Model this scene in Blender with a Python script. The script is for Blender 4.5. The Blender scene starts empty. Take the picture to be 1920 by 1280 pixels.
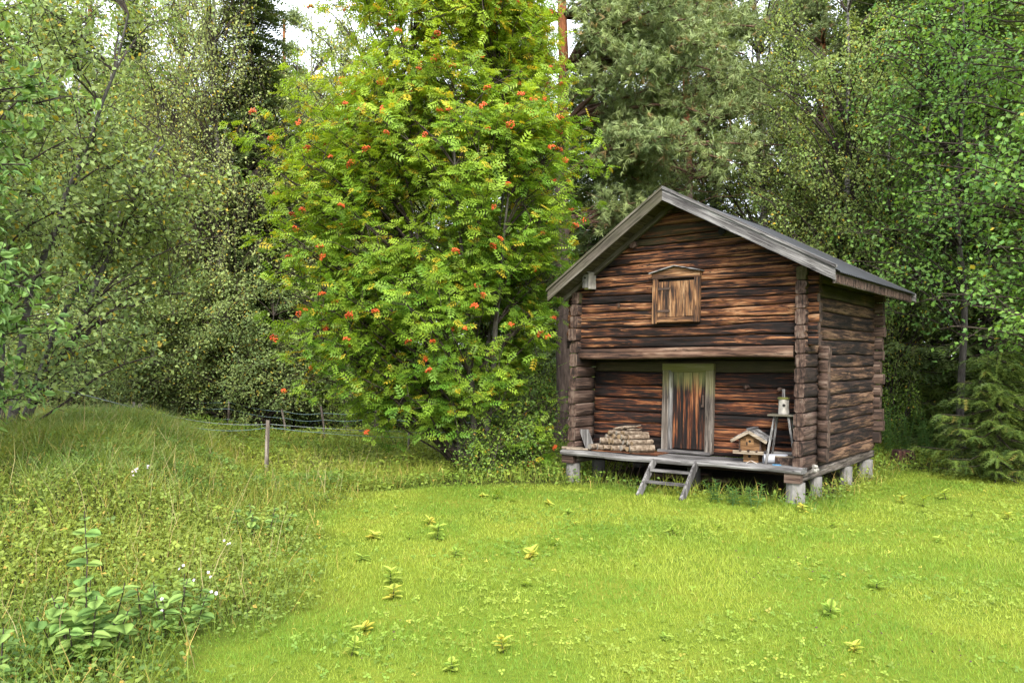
import bpy, bmesh, math, random
import numpy as np
from mathutils import Vector, Matrix

SC = bpy.context.scene
COL = SC.collection
R = math.radians

# ------------------------------------------------------------------ camera, sky, sun, exposure
CAM_H = 1.75
cam_data = bpy.data.cameras.new('camera')
cam = bpy.data.objects.new('camera', cam_data)
COL.objects.link(cam)
cam.location = (0, 0, CAM_H)
cam.rotation_euler = (R(90) + 0.0265, 0, 0)
cam_data.sensor_width = 36.0
cam_data.lens = 36.0 * 1525 / 1920
cam_data.clip_end = 1000
SC.camera = cam

SUN_EL, SUN_AZ = 38.0, 180.0       # azimuth clockwise from +Y (the view direction)
world = bpy.data.worlds.new('World')
SC.world = world
world.use_nodes = True
wn, wl = world.node_tree.nodes, world.node_tree.links
wn.clear()
w_out = wn.new('ShaderNodeOutputWorld')
w_bg = wn.new('ShaderNodeBackground')
w_sky = wn.new('ShaderNodeTexSky')
w_sky.sky_type = 'NISHITA'
w_sky.sun_disc = False
w_sky.sun_elevation = R(SUN_EL)
w_sky.sun_rotation = R(SUN_AZ)
w_sky.dust_density = 4.0
w_sky.air_density = 1.2
w_mix = wn.new('ShaderNodeMix')
w_mix.data_type = 'RGBA'
w_mix.inputs[0].default_value = 0.72
w_mix.inputs[7].default_value = (7.4, 7.7, 8.2, 1)     # thin white overcast
wl.new(w_sky.outputs[0], w_mix.inputs[6])
wl.new(w_mix.outputs[2], w_bg.inputs[0])
w_bg.inputs[1].default_value = 0.10
wl.new(w_bg.outputs[0], w_out.inputs[0])

sun_data = bpy.data.lights.new('sun', 'SUN')
sun_data.energy = 1.5
sun_data.angle = R(22)
sun_data.color = (1.0, 0.95, 0.86)
sun = bpy.data.objects.new('sun', sun_data)
COL.objects.link(sun)
sdir = Vector((math.sin(R(SUN_AZ)) * math.cos(R(SUN_EL)), math.cos(R(SUN_AZ)) * math.cos(R(SUN_EL)), math.sin(R(SUN_EL))))
sun.rotation_euler = sdir.to_track_quat('Z', 'Y').to_euler()
sun.location = sdir * 60

SC.view_settings.view_transform = 'Standard'
SC.view_settings.look = 'None'
SC.view_settings.exposure = 2.38
SC.view_settings.gamma = 1.0
SC.view_settings.use_curve_mapping = False
SC.render.engine = 'CYCLES'
SC.cycles.max_bounces = 8
SC.cycles.diffuse_bounces = 6
SC.cycles.glossy_bounces = 2
SC.cycles.transmission_bounces = 4
SC.cycles.use_denoising = True
SC.cycles.caustics_reflective = False
SC.cycles.caustics_refractive = False


def PX(px, D):
    """sideways position in metres of a pixel column at a given depth"""
    return (px - 960) / 1525.0 * D


def PZ(py, D):
    return CAM_H + (680 - py) / 1525.0 * D


# ------------------------------------------------------------------ small maths helpers
def nrm(a):
    a = np.asarray(a, float)
    return a / np.maximum(np.linalg.norm(a, axis=-1, keepdims=True), 1e-9)


def sstep(a, b, x):
    t = np.clip((np.asarray(x, float) - a) / (b - a), 0, 1)
    return t * t * (3 - 2 * t)


_vr = np.random.default_rng(5).random((64, 64))


def vnoise(x, y, s=1.0, o=0.0):
    """smooth value noise, 0..1"""
    x = np.asarray(x, float) * s + o + 200
    y = np.asarray(y, float) * s + o * 1.7 + 200
    xi, yi = np.floor(x).astype(int), np.floor(y).astype(int)
    fx, fy = x - xi, y - yi
    fx, fy = fx * fx * (3 - 2 * fx), fy * fy * (3 - 2 * fy)
    g = lambda a, b: _vr[a % 64, b % 64]
    return (g(xi, yi) * (1 - fx) + g(xi + 1, yi) * fx) * (1 - fy) + (g(xi, yi + 1) * (1 - fx) + g(xi + 1, yi + 1) * fx) * fy


def smooth1d(rng, n, ctrl):
    c = rng.normal(size=max(ctrl, 2))
    t = np.linspace(0, len(c) - 1.001, n)
    i = t.astype(int)
    f = t - i
    f = f * f * (3 - 2 * f)
    return c[i] * (1 - f) + c[i + 1] * f


# ------------------------------------------------------------------ mesh helpers
def mesh_arrays(name, V, F, mat, tint=None, smooth=False):
    """mesh from vertex (n,3) and triangle (m,3) arrays; tint is a per-vertex random triple"""
    V = np.ascontiguousarray(V, np.float32)
    F = np.ascontiguousarray(F, np.int32)
    me = bpy.data.meshes.new(name)
    me.vertices.add(len(V))
    me.vertices.foreach_set('co', V.ravel())
    k = F.shape[1]
    me.loops.add(F.size)
    me.loops.foreach_set('vertex_index', F.ravel())
    me.polygons.add(len(F))
    me.polygons.foreach_set('loop_start', np.arange(0, F.size, k, dtype=np.int32))
    me.polygons.foreach_set('loop_total', np.full(len(F), k, np.int32))
    if smooth:
        me.polygons.foreach_set('use_smooth', np.ones(len(F), bool))
    if tint is not None:
        a = me.attributes.new('tint', 'FLOAT_VECTOR', 'POINT')
        a.data.foreach_set('vector', np.ascontiguousarray(tint, np.float32).ravel())
    me.materials.append(mat)
    me.update(calc_edges=True)
    return me


def link(name, me, parent=None, loc=(0, 0, 0), rot=(0, 0, 0), scale=(1, 1, 1)):
    o = bpy.data.objects.new(name, me)
    COL.objects.link(o)
    o.location = loc
    o.rotation_euler = rot
    o.scale = scale
    if parent:
        o.parent = parent
    return o


def tag(o, label=None, cat=None, group=None, kind=None):
    if label:
        o['label'] = label
    if cat:
        o['category'] = cat
    if group:
        o['group'] = group
    if kind:
        o['kind'] = kind
    return o


def thing(name, label, cat, loc=(0, 0, 0), rotz=0.0, group=None):
    return tag(link(name, None, None, loc, (0, 0, rotz)), label, cat, group)


def copy_thing(root, loc, rotz, scale=(1, 1, 1), label=None):
    r = root.copy()
    COL.objects.link(r)
    r.location = loc
    r.rotation_euler = (0, 0, rotz)
    r.scale = scale
    if label:
        r['label'] = label
    for ch in list(root.children):
        c = ch.copy()
        COL.objects.link(c)
        c.parent = r
        for g in list(ch.children):
            d = g.copy()
            COL.objects.link(d)
            d.parent = c
    return r


class MB:
    """collects boxes, bars and prisms into one small mesh"""

    def __init__(self):
        self.v, self.f, self.m = [], [], []

    def add(self, vs, fs, mi=0):
        o = len(self.v)
        self.v += [tuple(map(float, p)) for p in vs]
        self.f += [tuple(i + o for i in q) for q in fs]
        self.m += [mi] * len(fs)
        return self

    def box(self, x0, x1, y0, y1, z0, z1, mi=0):
        vs = [(x, y, z) for z in (z0, z1) for x, y in ((x0, y0), (x1, y0), (x1, y1), (x0, y1))]
        return self.add(vs, [(0, 3, 2, 1), (4, 5, 6, 7), (0, 1, 5, 4), (1, 2, 6, 5), (2, 3, 7, 6), (3, 0, 4, 7)], mi)

    def bar(self, a, b, w, h, up=(0, 0, 1), mi=0):
        a, b = np.array(a, float), np.array(b, float)
        d = nrm(b - a)
        s = nrm(np.cross(d, up))
        t = np.cross(s, d)
        vs = [p + s * i * w / 2 + t * j * h / 2 for p in (a, b) for i, j in ((-1, -1), (1, -1), (1, 1), (-1, 1))]
        return self.add(vs, [(0, 3, 2, 1), (4, 5, 6, 7), (0, 1, 5, 4), (1, 2, 6, 5), (2, 3, 7, 6), (3, 0, 4, 7)], mi)

    def cyl(self, a, b, r0, r1, n=10, mi=0, cap=None, wob=None):
        a, b = np.array(a, float), np.array(b, float)
        d = nrm(b - a)
        s = nrm(np.cross(d, (0.31, 0.2, 0.93) if abs(d[2]) < .9 else (1, 0, 0)))
        t = np.cross(s, d)
        vs = []
        for p, r in ((a, r0), (b, r1)):
            for i in range(n):
                q = 2 * math.pi * i / n
                rr = r * (1 + (wob[i % len(wob)] if wob is not None else 0))
                vs.append(p + s * math.cos(q) * rr + t * math.sin(q) * rr)
        o = len(self.v)
        self.add(vs, [(i, (i + 1) % n, n + (i + 1) % n, n + i) for i in range(n)], mi)
        cm = mi if cap is None else cap
        self.f += [tuple(o + i for i in reversed(range(n))), tuple(o + n + i for i in range(n))]
        self.m += [cm, cm]
        return self

    def build(self, name, mats, parent=None, loc=None, xf=None, bevel=0.0, smooth=False, rot=(0, 0, 0)):
        V = np.array(self.v, float)
        if xf is not None:
            V = xf(V)
        if loc is None:
            loc = (V.max(0) + V.min(0)) / 2
            V = V - loc
        if rot[1]:          # sloping board: local x runs along the slope, so the grain does too
            V = V @ np.array(Matrix.Rotation(rot[1], 3, 'Y'))
        me = bpy.data.meshes.new(name)
        me.from_pydata([tuple(p) for p in V], [], self.f)
        for m in (mats if isinstance(mats, (list, tuple)) else [mats]):
            me.materials.append(m)
        me.polygons.foreach_set('material_index', self.m)
        bm = bmesh.new()
        bm.from_mesh(me)
        bmesh.ops.recalc_face_normals(bm, faces=bm.faces)
        if bevel:
            bmesh.ops.bevel(bm, geom=[e for e in bm.edges if len(e.link_faces) == 2 and e.calc_face_angle(0) > .6], offset=bevel, segments=1, affect='EDGES')
        for f in bm.faces:
            f.smooth = smooth
        bm.to_mesh(me)
        bm.free()
        return link(name, me, parent, tuple(loc), rot)


def stamp(tv, tf, pos, M, scale):
    """copies of a small template: pos (n,3), M (n,3,3) with columns x,y,z, scale (n,)"""
    n, k = len(pos), len(tv)
    V = np.einsum('nij,kj->nki', M, tv) * np.asarray(scale).reshape(n, 1, 1) + pos[:, None, :]
    F = (tf[None] + (np.arange(n) * k)[:, None, None]).reshape(-1, 3)
    return V.reshape(-1, 3), F


def frames(d, up):
    y = nrm(d)
    x = nrm(np.cross(y, up))
    z = np.cross(x, y)
    return np.stack([x, y, z], axis=2)


def tubes(lines):
    """lines: list of (pts (n,3), radii (n,), sides)"""
    Vs, Fs, o = [], [], 0
    for pts, rad, k in lines:
        pts = np.asarray(pts, float)
        n = len(pts)
        d = nrm(np.gradient(pts, axis=0))
        ref = np.array([0.13, 0.97, 0.2]) if abs(d[:, 2]).mean() > .8 else np.array([0.1, 0.15, 1.0])
        s = nrm(np.cross(d, ref))
        t = np.cross(s, d)
        a = np.arange(k) * 2 * math.pi / k
        V = pts[:, None] + (s[:, None] * np.cos(a)[None, :, None] + t[:, None] * np.sin(a)[None, :, None]) * np.asarray(rad)[:, None, None]
        i = np.arange(n - 1)[:, None] * k
        j = np.arange(k)[None]
        j2 = (j + 1) % k
        A, B, Cc, D = (i + j).ravel(), (i + j2).ravel(), (i + k + j2).ravel(), (i + k + j).ravel()
        Fs.append(np.concatenate([np.stack([A, B, Cc], 1), np.stack([A, Cc, D], 1)]) + o)
        Vs.append(V.reshape(-1, 3))
        o += n * k
    return np.concatenate(Vs), np.concatenate(Fs)


# ------------------------------------------------------------------ materials
def nt(name):
    m = bpy.data.materials.new(name)
    m.use_nodes = True
    n, l = m.node_tree.nodes, m.node_tree.links
    n.clear()
    out = n.new('ShaderNodeOutputMaterial')
    return m, n, l, out


def ramp(n, stops, interp='LINEAR'):
    r = n.new('ShaderNodeValToRGB')
    r.color_ramp.interpolation = interp
    e = r.color_ramp.elements
    while len(e) < len(stops):
        e.new(0.5)
    for i, (p, c) in enumerate(stops):
        e[i].position = p
        e[i].color = (*c, 1)
    return r


def mathn(n, l, op, a, b=None, clamp=False):
    x = n.new('ShaderNodeMath')
    x.operation = op
    x.use_clamp = clamp
    for i, v in enumerate((a, b)):
        if v is None:
            continue
        if isinstance(v, (int, float)):
            x.inputs[i].default_value = v
        else:
            l.new(v, x.inputs[i])
    return x.outputs[0]


def mixc(n, l, fac, a, b, mode='MIX'):
    x = n.new('ShaderNodeMix')
    x.data_type = 'RGBA'
    x.blend_type = mode
    for i, v in ((0, fac), (6, a), (7, b)):
        if isinstance(v, (int, float)):
            x.inputs[i].default_value = v
        elif isinstance(v, tuple):
            x.inputs[i].default_value = (*v, 1)
        else:
            l.new(v, x.inputs[i])
    return x.outputs[2]


def noise(n, l, vec, scale, detail=4, rough=.6, dist=0.0):
    t = n.new('ShaderNodeTexNoise')
    t.inputs['Scale'].default_value = scale
    t.inputs['Detail'].default_value = detail
    t.inputs['Roughness'].default_value = rough
    t.inputs['Distortion'].default_value = dist
    if vec is not None:
        l.new(vec, t.inputs['Vector'])
    return t.outputs[0]


def mapped(n, l, vec, scale):
    m = n.new('ShaderNodeMapping')
    m.inputs['Scale'].default_value = scale
    l.new(vec, m.inputs['Vector'])
    return m.outputs[0]


def obj_vec(n, l, spread=40.0):
    tc = n.new('ShaderNodeTexCoord')
    oi = n.new('ShaderNodeObjectInfo')
    c = n.new('ShaderNodeCombineXYZ')
    for i, k in enumerate((1.0, 0.63, 0.31)):
        l.new(mathn(n, l, 'MULTIPLY', oi.outputs['Random'], spread * k), c.inputs[i])
    a = n.new('ShaderNodeVectorMath')
    a.operation = 'ADD'
    l.new(tc.outputs['Object'], a.inputs[0])
    l.new(c.outputs[0], a.inputs[1])
    return a.outputs[0], oi.outputs['Random']


def leaf_mat(name, c1, c2, cy, yfrac=0.03, trans=0.35, rough=0.5, vary=0.5, gloss=0.28):
    """leaf: tint.x picks between two greens, tint.y turns a few leaves yellow, tint.z is brightness"""
    m, n, l, out = nt(name)
    at = n.new('ShaderNodeAttribute')
    at.attribute_name = 'tint'
    sp = n.new('ShaderNodeSeparateXYZ')
    l.new(at.outputs['Vector'], sp.inputs[0])
    col = mixc(n, l, sp.outputs[0], c1, c2)
    yf = mathn(n, l, 'GREATER_THAN', sp.outputs[1], 1 - yfrac)
    col = mixc(n, l, yf, col, cy)
    val = mathn(n, l, 'ADD', mathn(n, l, 'MULTIPLY', sp.outputs[2], vary), 1 - vary / 2)
    hv = n.new('ShaderNodeHueSaturation')
    l.new(val, hv.inputs['Value'])
    l.new(col, hv.inputs['Color'])
    p = n.new('ShaderNodeBsdfPrincipled')
    p.inputs['Roughness'].default_value = rough
    p.inputs['Specular IOR Level'].default_value = gloss
    l.new(hv.outputs[0], p.inputs['Base Color'])
    tr = n.new('ShaderNodeBsdfTranslucent')
    tcol = mixc(n, l, 1.0, hv.outputs[0], (1.25, 1.15, 0.55), 'MULTIPLY')
    l.new(tcol, tr.inputs[0])
    mx = n.new('ShaderNodeMixShader')
    mx.inputs[0].default_value = trans
    l.new(p.outputs[0], mx.inputs[1])
    l.new(tr.outputs[0], mx.inputs[2])
    l.new(mx.outputs[0], out.inputs[0])
    return m


def wood_mat(name, axis, stops, green=0.0, lo=(0.45, 9, 9), patch=1.2, bump=0.5, tone=0.5, gcol=(0.055, 0.06, 0.014), rough=0.85, gtop=None):
    """weathered timber with streaks along the given axis; each object gets its own offset"""
    m, n, l, out = nt(name)
    vec, rnd = obj_vec(n, l)
    ai = 'xyz'.index(axis)
    def sc(a, c):
        s = [c, c, c]
        s[ai] = a
        return tuple(s)
    n1 = noise(n, l, mapped(n, l, vec, sc(lo[0], lo[1])), 2.0, 5, .62, .6)
    n2 = noise(n, l, mapped(n, l, vec, sc(1.6, 55)), 1.6, 4, .6, .3)
    n3 = noise(n, l, vec, patch, 3, .55)
    n4 = noise(n, l, mapped(n, l, vec, sc(1.1, 22)), 1.7, 3, .6, .8)
    t = mathn(n, l, 'ADD', mathn(n, l, 'MULTIPLY', n1, .62), mathn(n, l, 'MULTIPLY', n2, .26))
    t = mathn(n, l, 'ADD', t, mathn(n, l, 'MULTIPLY', n3, .34))
    t = mathn(n, l, 'ADD', t, mathn(n, l, 'MULTIPLY', n4, .30))
    t = mathn(n, l, 'ADD', t, mathn(n, l, 'MULTIPLY', mathn(n, l, 'SUBTRACT', rnd, .5), .07))
    t = mathn(n, l, 'MULTIPLY', mathn(n, l, 'SUBTRACT', t, .76 - .25 * (tone - .5)), 2.6)
    t = mathn(n, l, 'ADD', t, .5)
    col = ramp(n, stops)
    l.new(t, col.inputs[0])
    c = col.outputs[0]
    # thin dark drying cracks
    cr = noise(n, l, mapped(n, l, vec, sc(.7, 30)), 1.3, 2, .5, .2)
    crm = mathn(n, l, 'LESS_THAN', mathn(n, l, 'ABSOLUTE', mathn(n, l, 'SUBTRACT', cr, .5)), .018)
    c = mixc(n, l, mathn(n, l, 'MULTIPLY', crm, .75), c, (0.004, 0.003, 0.003))
    if green:
        gm = noise(n, l, vec, 2.2, 3, .6)
        gf = mathn(n, l, 'MULTIPLY', mathn(n, l, 'SUBTRACT', gm, .5 - green * .5), 2.2, True)
        if gtop is not None:
            tc = n.new('ShaderNodeTexCoord')
            sx = n.new('ShaderNodeSeparateXYZ')
            l.new(tc.outputs['Object'], sx.inputs[0])
            zz = mathn(n, l, 'ADD', sx.outputs[2], mathn(n, l, 'MULTIPLY', n1, .5))
            gf = mathn(n, l, 'MULTIPLY', gf, mathn(n, l, 'MULTIPLY', mathn(n, l, 'SUBTRACT', zz, gtop), 5.0, True))
        c = mixc(n, l, mathn(n, l, 'MULTIPLY', gf, min(1, .35 + green * .5)), c, gcol)
    p = n.new('ShaderNodeBsdfPrincipled')
    p.inputs['Roughness'].default_value = rough
    p.inputs['Specular IOR Level'].default_value = .22
    l.new(c, p.inputs['Base Color'])
    b = n.new('ShaderNodeBump')
    b.inputs['Strength'].default_value = bump
    b.inputs['Distance'].default_value = .012
    hgt = mathn(n, l, 'ADD', mathn(n, l, 'MULTIPLY', n2, .6), mathn(n, l, 'MULTIPLY', n4, .8))
    hgt = mathn(n, l, 'SUBTRACT', hgt, mathn(n, l, 'MULTIPLY', crm, .5))
    l.new(hgt, b.inputs['Height'])
    l.new(b.outputs[0], p.inputs['Normal'])
    l.new(p.outputs[0], out.inputs[0])
    return m


def plain_mat(name, c1, c2, scale=6.0, rough=.7, bump=0.2, metal=0.0, spec=.3, bscale=None):
    m, n, l, out = nt(name)
    vec, rnd = obj_vec(n, l)
    t = noise(n, l, vec, scale, 5, .62)
    cr = ramp(n, [(.3, c1), (.7, c2)])
    l.new(t, cr.inputs[0])
    p = n.new('ShaderNodeBsdfPrincipled')
    p.inputs['Roughness'].default_value = rough
    p.inputs['Metallic'].default_value = metal
    p.inputs['Specular IOR Level'].default_value = spec
    l.new(cr.outputs[0], p.inputs['Base Color'])
    if bump:
        b = n.new('ShaderNodeBump')
        b.inputs['Strength'].default_value = bump
        b.inputs['Distance'].default_value = .01
        l.new(noise(n, l, vec, bscale or scale * 5, 4, .6), b.inputs['Height'])
        l.new(b.outputs[0], p.inputs['Normal'])
    l.new(p.outputs[0], out.inputs[0])
    return m


def bark_mat(name, stops, vscale=(9, 9, 1.6), up=None, bump=.8):
    """bark; up=(z0,z1,stops2) changes over to a second bark higher up the trunk"""
    m, n, l, out = nt(name)
    tc = n.new('ShaderNodeTexCoord')
    vec = tc.outputs['Object']
    t = noise(n, l, mapped(n, l, vec, vscale), 2.0, 5, .65, .4)
    cr = ramp(n, stops)
    l.new(t, cr.inputs[0])
    c = cr.outputs[0]
    if up:
        cr2 = ramp(n, up[2])
        l.new(t, cr2.inputs[0])
        sx = n.new('ShaderNodeSeparateXYZ')
        l.new(vec, sx.inputs[0])
        zf = mathn(n, l, 'DIVIDE', mathn(n, l, 'SUBTRACT', sx.outputs[2], up[0]), up[1] - up[0], True)
        c = mixc(n, l, zf, c, cr2.outputs[0])
    p = n.new('ShaderNodeBsdfPrincipled')
    p.inputs['Roughness'].default_value = .9
    p.inputs['Specular IOR Level'].default_value = .15
    l.new(c, p.inputs['Base Color'])
    b = n.new('ShaderNodeBump')
    b.inputs['Strength'].default_value = bump
    b.inputs['Distance'].default_value = .03
    l.new(t, b.inputs['Height'])
    l.new(b.outputs[0], p.inputs['Normal'])
    l.new(p.outputs[0], out.inputs[0])
    return m


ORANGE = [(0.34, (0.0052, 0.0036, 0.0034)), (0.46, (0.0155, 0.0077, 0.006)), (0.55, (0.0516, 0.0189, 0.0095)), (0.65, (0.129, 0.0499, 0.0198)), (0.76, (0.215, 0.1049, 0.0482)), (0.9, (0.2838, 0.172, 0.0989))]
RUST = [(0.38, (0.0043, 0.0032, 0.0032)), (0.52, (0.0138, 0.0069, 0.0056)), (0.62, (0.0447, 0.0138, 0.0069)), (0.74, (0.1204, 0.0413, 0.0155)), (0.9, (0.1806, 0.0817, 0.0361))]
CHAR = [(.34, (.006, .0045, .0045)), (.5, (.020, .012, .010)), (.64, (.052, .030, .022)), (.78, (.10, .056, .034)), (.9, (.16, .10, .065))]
BROWN = [(0.28, (0.0113, 0.007, 0.0056)), (0.48, (0.0347, 0.0208, 0.0158)), (0.66, (0.0662, 0.041, 0.0315)), (0.86, (0.1071, 0.0788, 0.063))]
GREYW = [(0.25, (0.036, 0.0336, 0.0344)), (0.5, (0.104, 0.1, 0.1)), (0.72, (0.176, 0.172, 0.172)), (0.9, (0.24, 0.236, 0.232))]
GREYB = [(0.25, (0.024, 0.02, 0.0176)), (0.5, (0.068, 0.056, 0.048)), (0.75, (0.12, 0.104, 0.092)), (0.9, (0.176, 0.16, 0.144))]
GOLD = [(0.22, (0.0127, 0.0089, 0.0076)), (0.42, (0.0638, 0.0319, 0.0179)), (0.6, (0.153, 0.0765, 0.0331)), (0.8, (0.2295, 0.1403, 0.0765))]
MX = dict(
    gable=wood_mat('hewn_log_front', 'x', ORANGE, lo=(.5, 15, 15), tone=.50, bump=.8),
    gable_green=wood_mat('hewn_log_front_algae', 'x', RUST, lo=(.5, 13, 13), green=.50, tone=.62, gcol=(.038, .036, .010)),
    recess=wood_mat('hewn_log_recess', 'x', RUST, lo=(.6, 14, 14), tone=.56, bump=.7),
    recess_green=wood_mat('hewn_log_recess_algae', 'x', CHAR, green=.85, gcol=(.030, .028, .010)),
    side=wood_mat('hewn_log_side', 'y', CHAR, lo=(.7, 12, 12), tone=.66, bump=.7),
    side_green=wood_mat('hewn_log_side_algae', 'y', CHAR, green=.7, gcol=(.04, .038, .014)),
    wing=wood_mat('hewn_log_wing', 'y', BROWN, tone=.5),
    wingx=wood_mat('hewn_log_cross', 'x', BROWN, tone=.5),
    end=wood_mat('log_end_grain', 'z', BROWN, lo=(6, 9, 9), tone=.62, patch=4),
    end_green=wood_mat('log_end_grain_algae', 'z', BROWN, lo=(6, 9, 9), green=.6),
    grey_x=wood_mat('grey_board_x', 'x', GREYW, tone=.5),
    grey_y=wood_mat('grey_board_y', 'y', GREYW, tone=.45),
    grey_z=wood_mat('grey_board_z', 'z', GREYW, tone=.55),
    mossy_x=wood_mat('mossy_board_x', 'x', GREYB, green=.5, gcol=(.04, .045, .018)),
    brown_y=wood_mat('sarking_board', 'y', GREYB, green=.45, gcol=(.07, .06, .02)),
    greyb_y=wood_mat('grey_sill_beam', 'y', GREYB, tone=.5),
    beam_x=wood_mat('jetty_beam_wood', 'x', [(.3, (.014, .009, .008)), (.5, (.045, .025, .018)), (.68, (.085, .046, .031)), (.88, (.15, .10, .072))], tone=.6),
    gold_z=wood_mat('shutter_board', 'z', GOLD, lo=(.9, 11, 11), tone=.50, patch=3),
    gold_x=wood_mat('shutter_lintel_board', 'x', GOLD, tone=.5),
    door_z=wood_mat('door_board', 'z', RUST, tone=.66, green=.9, gcol=(.12, .13, .05), gtop=.52),
    frame_z=wood_mat('door_frame_board', 'z', GREYB, tone=.72, green=.6, gcol=(.12, .12, .035), gtop=.42),
    frame_grey=wood_mat('door_jamb_board', 'z', GREYW, tone=.5, green=.5, gcol=(.12, .13, .06), gtop=.42),
    frame_green=wood_mat('door_lintel_board', 'x', GREYB, tone=.6, green=1.0, gcol=(.085, .09, .02)),
    metal=plain_mat('dark_corrugated_metal', (.022, .023, .027), (.036, .037, .043), 2.5, .42, .05, 0, .5),
    concrete=plain_mat('weathered_pillar', (.095, .093, .092), (.185, .18, .175), 5, .9, .5, 0, .2),
    darkconc=plain_mat('dark_pillar', (.05, .05, .052), (.09, .09, .092), 5, .9, .5, 0, .2),
    iron=plain_mat('rusty_iron', (.02, .015, .012), (.06, .035, .025), 12, .8, .3),
    black=plain_mat('dark_hole', (.003, .003, .003), (.006, .006, .006), 3, .9, 0),
)

# ------------------------------------------------------------------ ground
CAB_X, CAB_Y, CAB_YAW, CAB_L, CAB_S, LEAN = 3.5998, 10.1113, .9106, 3.5155, 3.4209, .0266


def bank(x, y):
    s = 1 - sstep(-4.9, -2.6, np.asarray(x, float) + .25 * (np.asarray(y, float) - 9))
    r = sstep(4.2, 10.2, y) * (1 - .72 * sstep(12.0, 16.5, y))
    return .88 * s * r


def height(x, y):
    x, y = np.asarray(x, float), np.asarray(y, float)
    h = bank(x, y)
    rough = sstep(13, 22, y) + .5 * (1 - sstep(-4.5, -2.2, x))
    h = h + (vnoise(x, y, .35, 3) - .5) * .25 * np.clip(rough, 0, 1) * sstep(9, 14, y)
    h = h + (vnoise(x, y, 1.1, 9) - .5) * .05 * sstep(2.5, 6, y)
    return h + sstep(22, 60, y) * .8


def lawn_mask(x, y):
    """1 on the mown lawn, 0 in the rough"""
    x, y = np.asarray(x, float), np.asarray(y, float)
    wob = (vnoise(x, y, .9, 21) - .5) * .55
    left = np.interp(y, [2, 5.4, 8.7, 10.7, 12], [-1.5, -1.85, -2.3, -2.3, -2.2]) + wob
    far = np.interp(x, [-3, -1.2, .3, 1.5, 4, 5.6, 6.6, 8, 12], [10.9, 11.5, 11.8, 11.9, 12.0, 13.6, 13.3, 11.4, 11.0]) + wob
    return sstep(-.6, .5, x - left + (vnoise(x, y, 3.1, 8) - .5) * .6) * (1 - sstep(-.3, .3, y - far))


def local_cab(x, y):
    """(u, v) in the storehouse's own axes"""
    dx, dy = np.asarray(x, float) - CAB_X, np.asarray(y, float) - CAB_Y
    return -dx * math.sin(CAB_YAW) + dy * math.cos(CAB_YAW), dx * math.cos(CAB_YAW) + dy * math.sin(CAB_YAW)


def under_cabin(x, y, pad=0.0):
    u, v = local_cab(x, y)
    return (u > -.1 - pad) & (u < CAB_L + .1 + pad) & (v > .12 - pad) & (v < CAB_S + pad)


def build_ground():
    g = np.linspace(-1, 1, 231)
    xs = np.sinh(g * 4.2) / math.sinh(4.2) * 260
    ys = 7 + np.sinh(g * 4.2) / math.sinh(4.2) * 260
    X, Y = np.meshgrid(xs, ys, indexing='xy')
    Z = height(X, Y)
    V = np.stack([X, Y, Z], 2).reshape(-1, 3)
    n = len(xs)
    i = (np.arange(n - 1)[:, None] * n + np.arange(n - 1)[None]).ravel()
    F = np.stack([i, i + 1, i + n + 1, i + n], 1)
    m, nn, l, out = nt('ground_soil_and_grass')
    at = nn.new('ShaderNodeAttribute')
    at.attribute_name = 'tint'
    sp = nn.new('ShaderNodeSeparateXYZ')
    l.new(at.outputs['Vector'], sp.inputs[0])
    tc = nn.new('ShaderNodeTexCoord')
    big = noise(nn, l, tc.outputs['Object'], .9, 4, .6)
    fine = noise(nn, l, tc.outputs['Object'], 26, 5, .7)
    lawn = ramp(nn, [(.3, (.060, .100, .010)), (.5, (.110, .150, .014)), (.7, (.165, .165, .022))])
    l.new(mathn(nn, l, 'ADD', mathn(nn, l, 'MULTIPLY', big, .6), mathn(nn, l, 'MULTIPLY', fine, .4)), lawn.inputs[0])
    litter = ramp(nn, [(.3, (.016, .013, .008)), (.5, (.030, .034, .010)), (.7, (.050, .055, .016))])
    l.new(mathn(nn, l, 'ADD', mathn(nn, l, 'MULTIPLY', big, .5), mathn(nn, l, 'MULTIPLY', fine, .5)), litter.inputs[0])
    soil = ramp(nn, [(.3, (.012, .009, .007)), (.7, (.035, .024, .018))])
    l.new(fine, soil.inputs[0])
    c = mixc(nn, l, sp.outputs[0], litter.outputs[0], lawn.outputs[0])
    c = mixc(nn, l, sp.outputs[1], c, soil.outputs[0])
    p = nn.new('ShaderNodeBsdfPrincipled')
    p.inputs['Roughness'].default_value = .95
    p.inputs['Specular IOR Level'].default_value = .1
    l.new(c, p.inputs['Base Color'])
    b = nn.new('ShaderNodeBump')
    b.inputs['Strength'].default_value = .8
    b.inputs['Distance'].default_value = .03
    l.new(fine, b.inputs['Height'])
    l.new(b.outputs[0], p.inputs['Normal'])
    l.new(p.outputs[0], out.inputs[0])
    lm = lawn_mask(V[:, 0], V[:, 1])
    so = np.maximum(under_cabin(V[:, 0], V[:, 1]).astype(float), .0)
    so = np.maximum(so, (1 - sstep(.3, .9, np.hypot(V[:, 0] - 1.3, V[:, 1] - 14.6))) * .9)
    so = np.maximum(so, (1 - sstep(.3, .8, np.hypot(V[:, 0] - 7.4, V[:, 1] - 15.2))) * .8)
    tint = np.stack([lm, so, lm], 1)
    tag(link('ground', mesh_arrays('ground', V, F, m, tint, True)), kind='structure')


build_ground()

# ------------------------------------------------------------------ the log storehouse
SHX, SHY = math.sin(CAB_YAW) * LEAN, math.cos(CAB_YAW) * LEAN
rc = np.random.default_rng(11)
cabin = thing('log_storehouse', 'old dark timber storehouse with jettied gable standing on short pillars', 'storehouse', (CAB_X, CAB_Y, 0), CAB_YAW - math.pi / 2)


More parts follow.
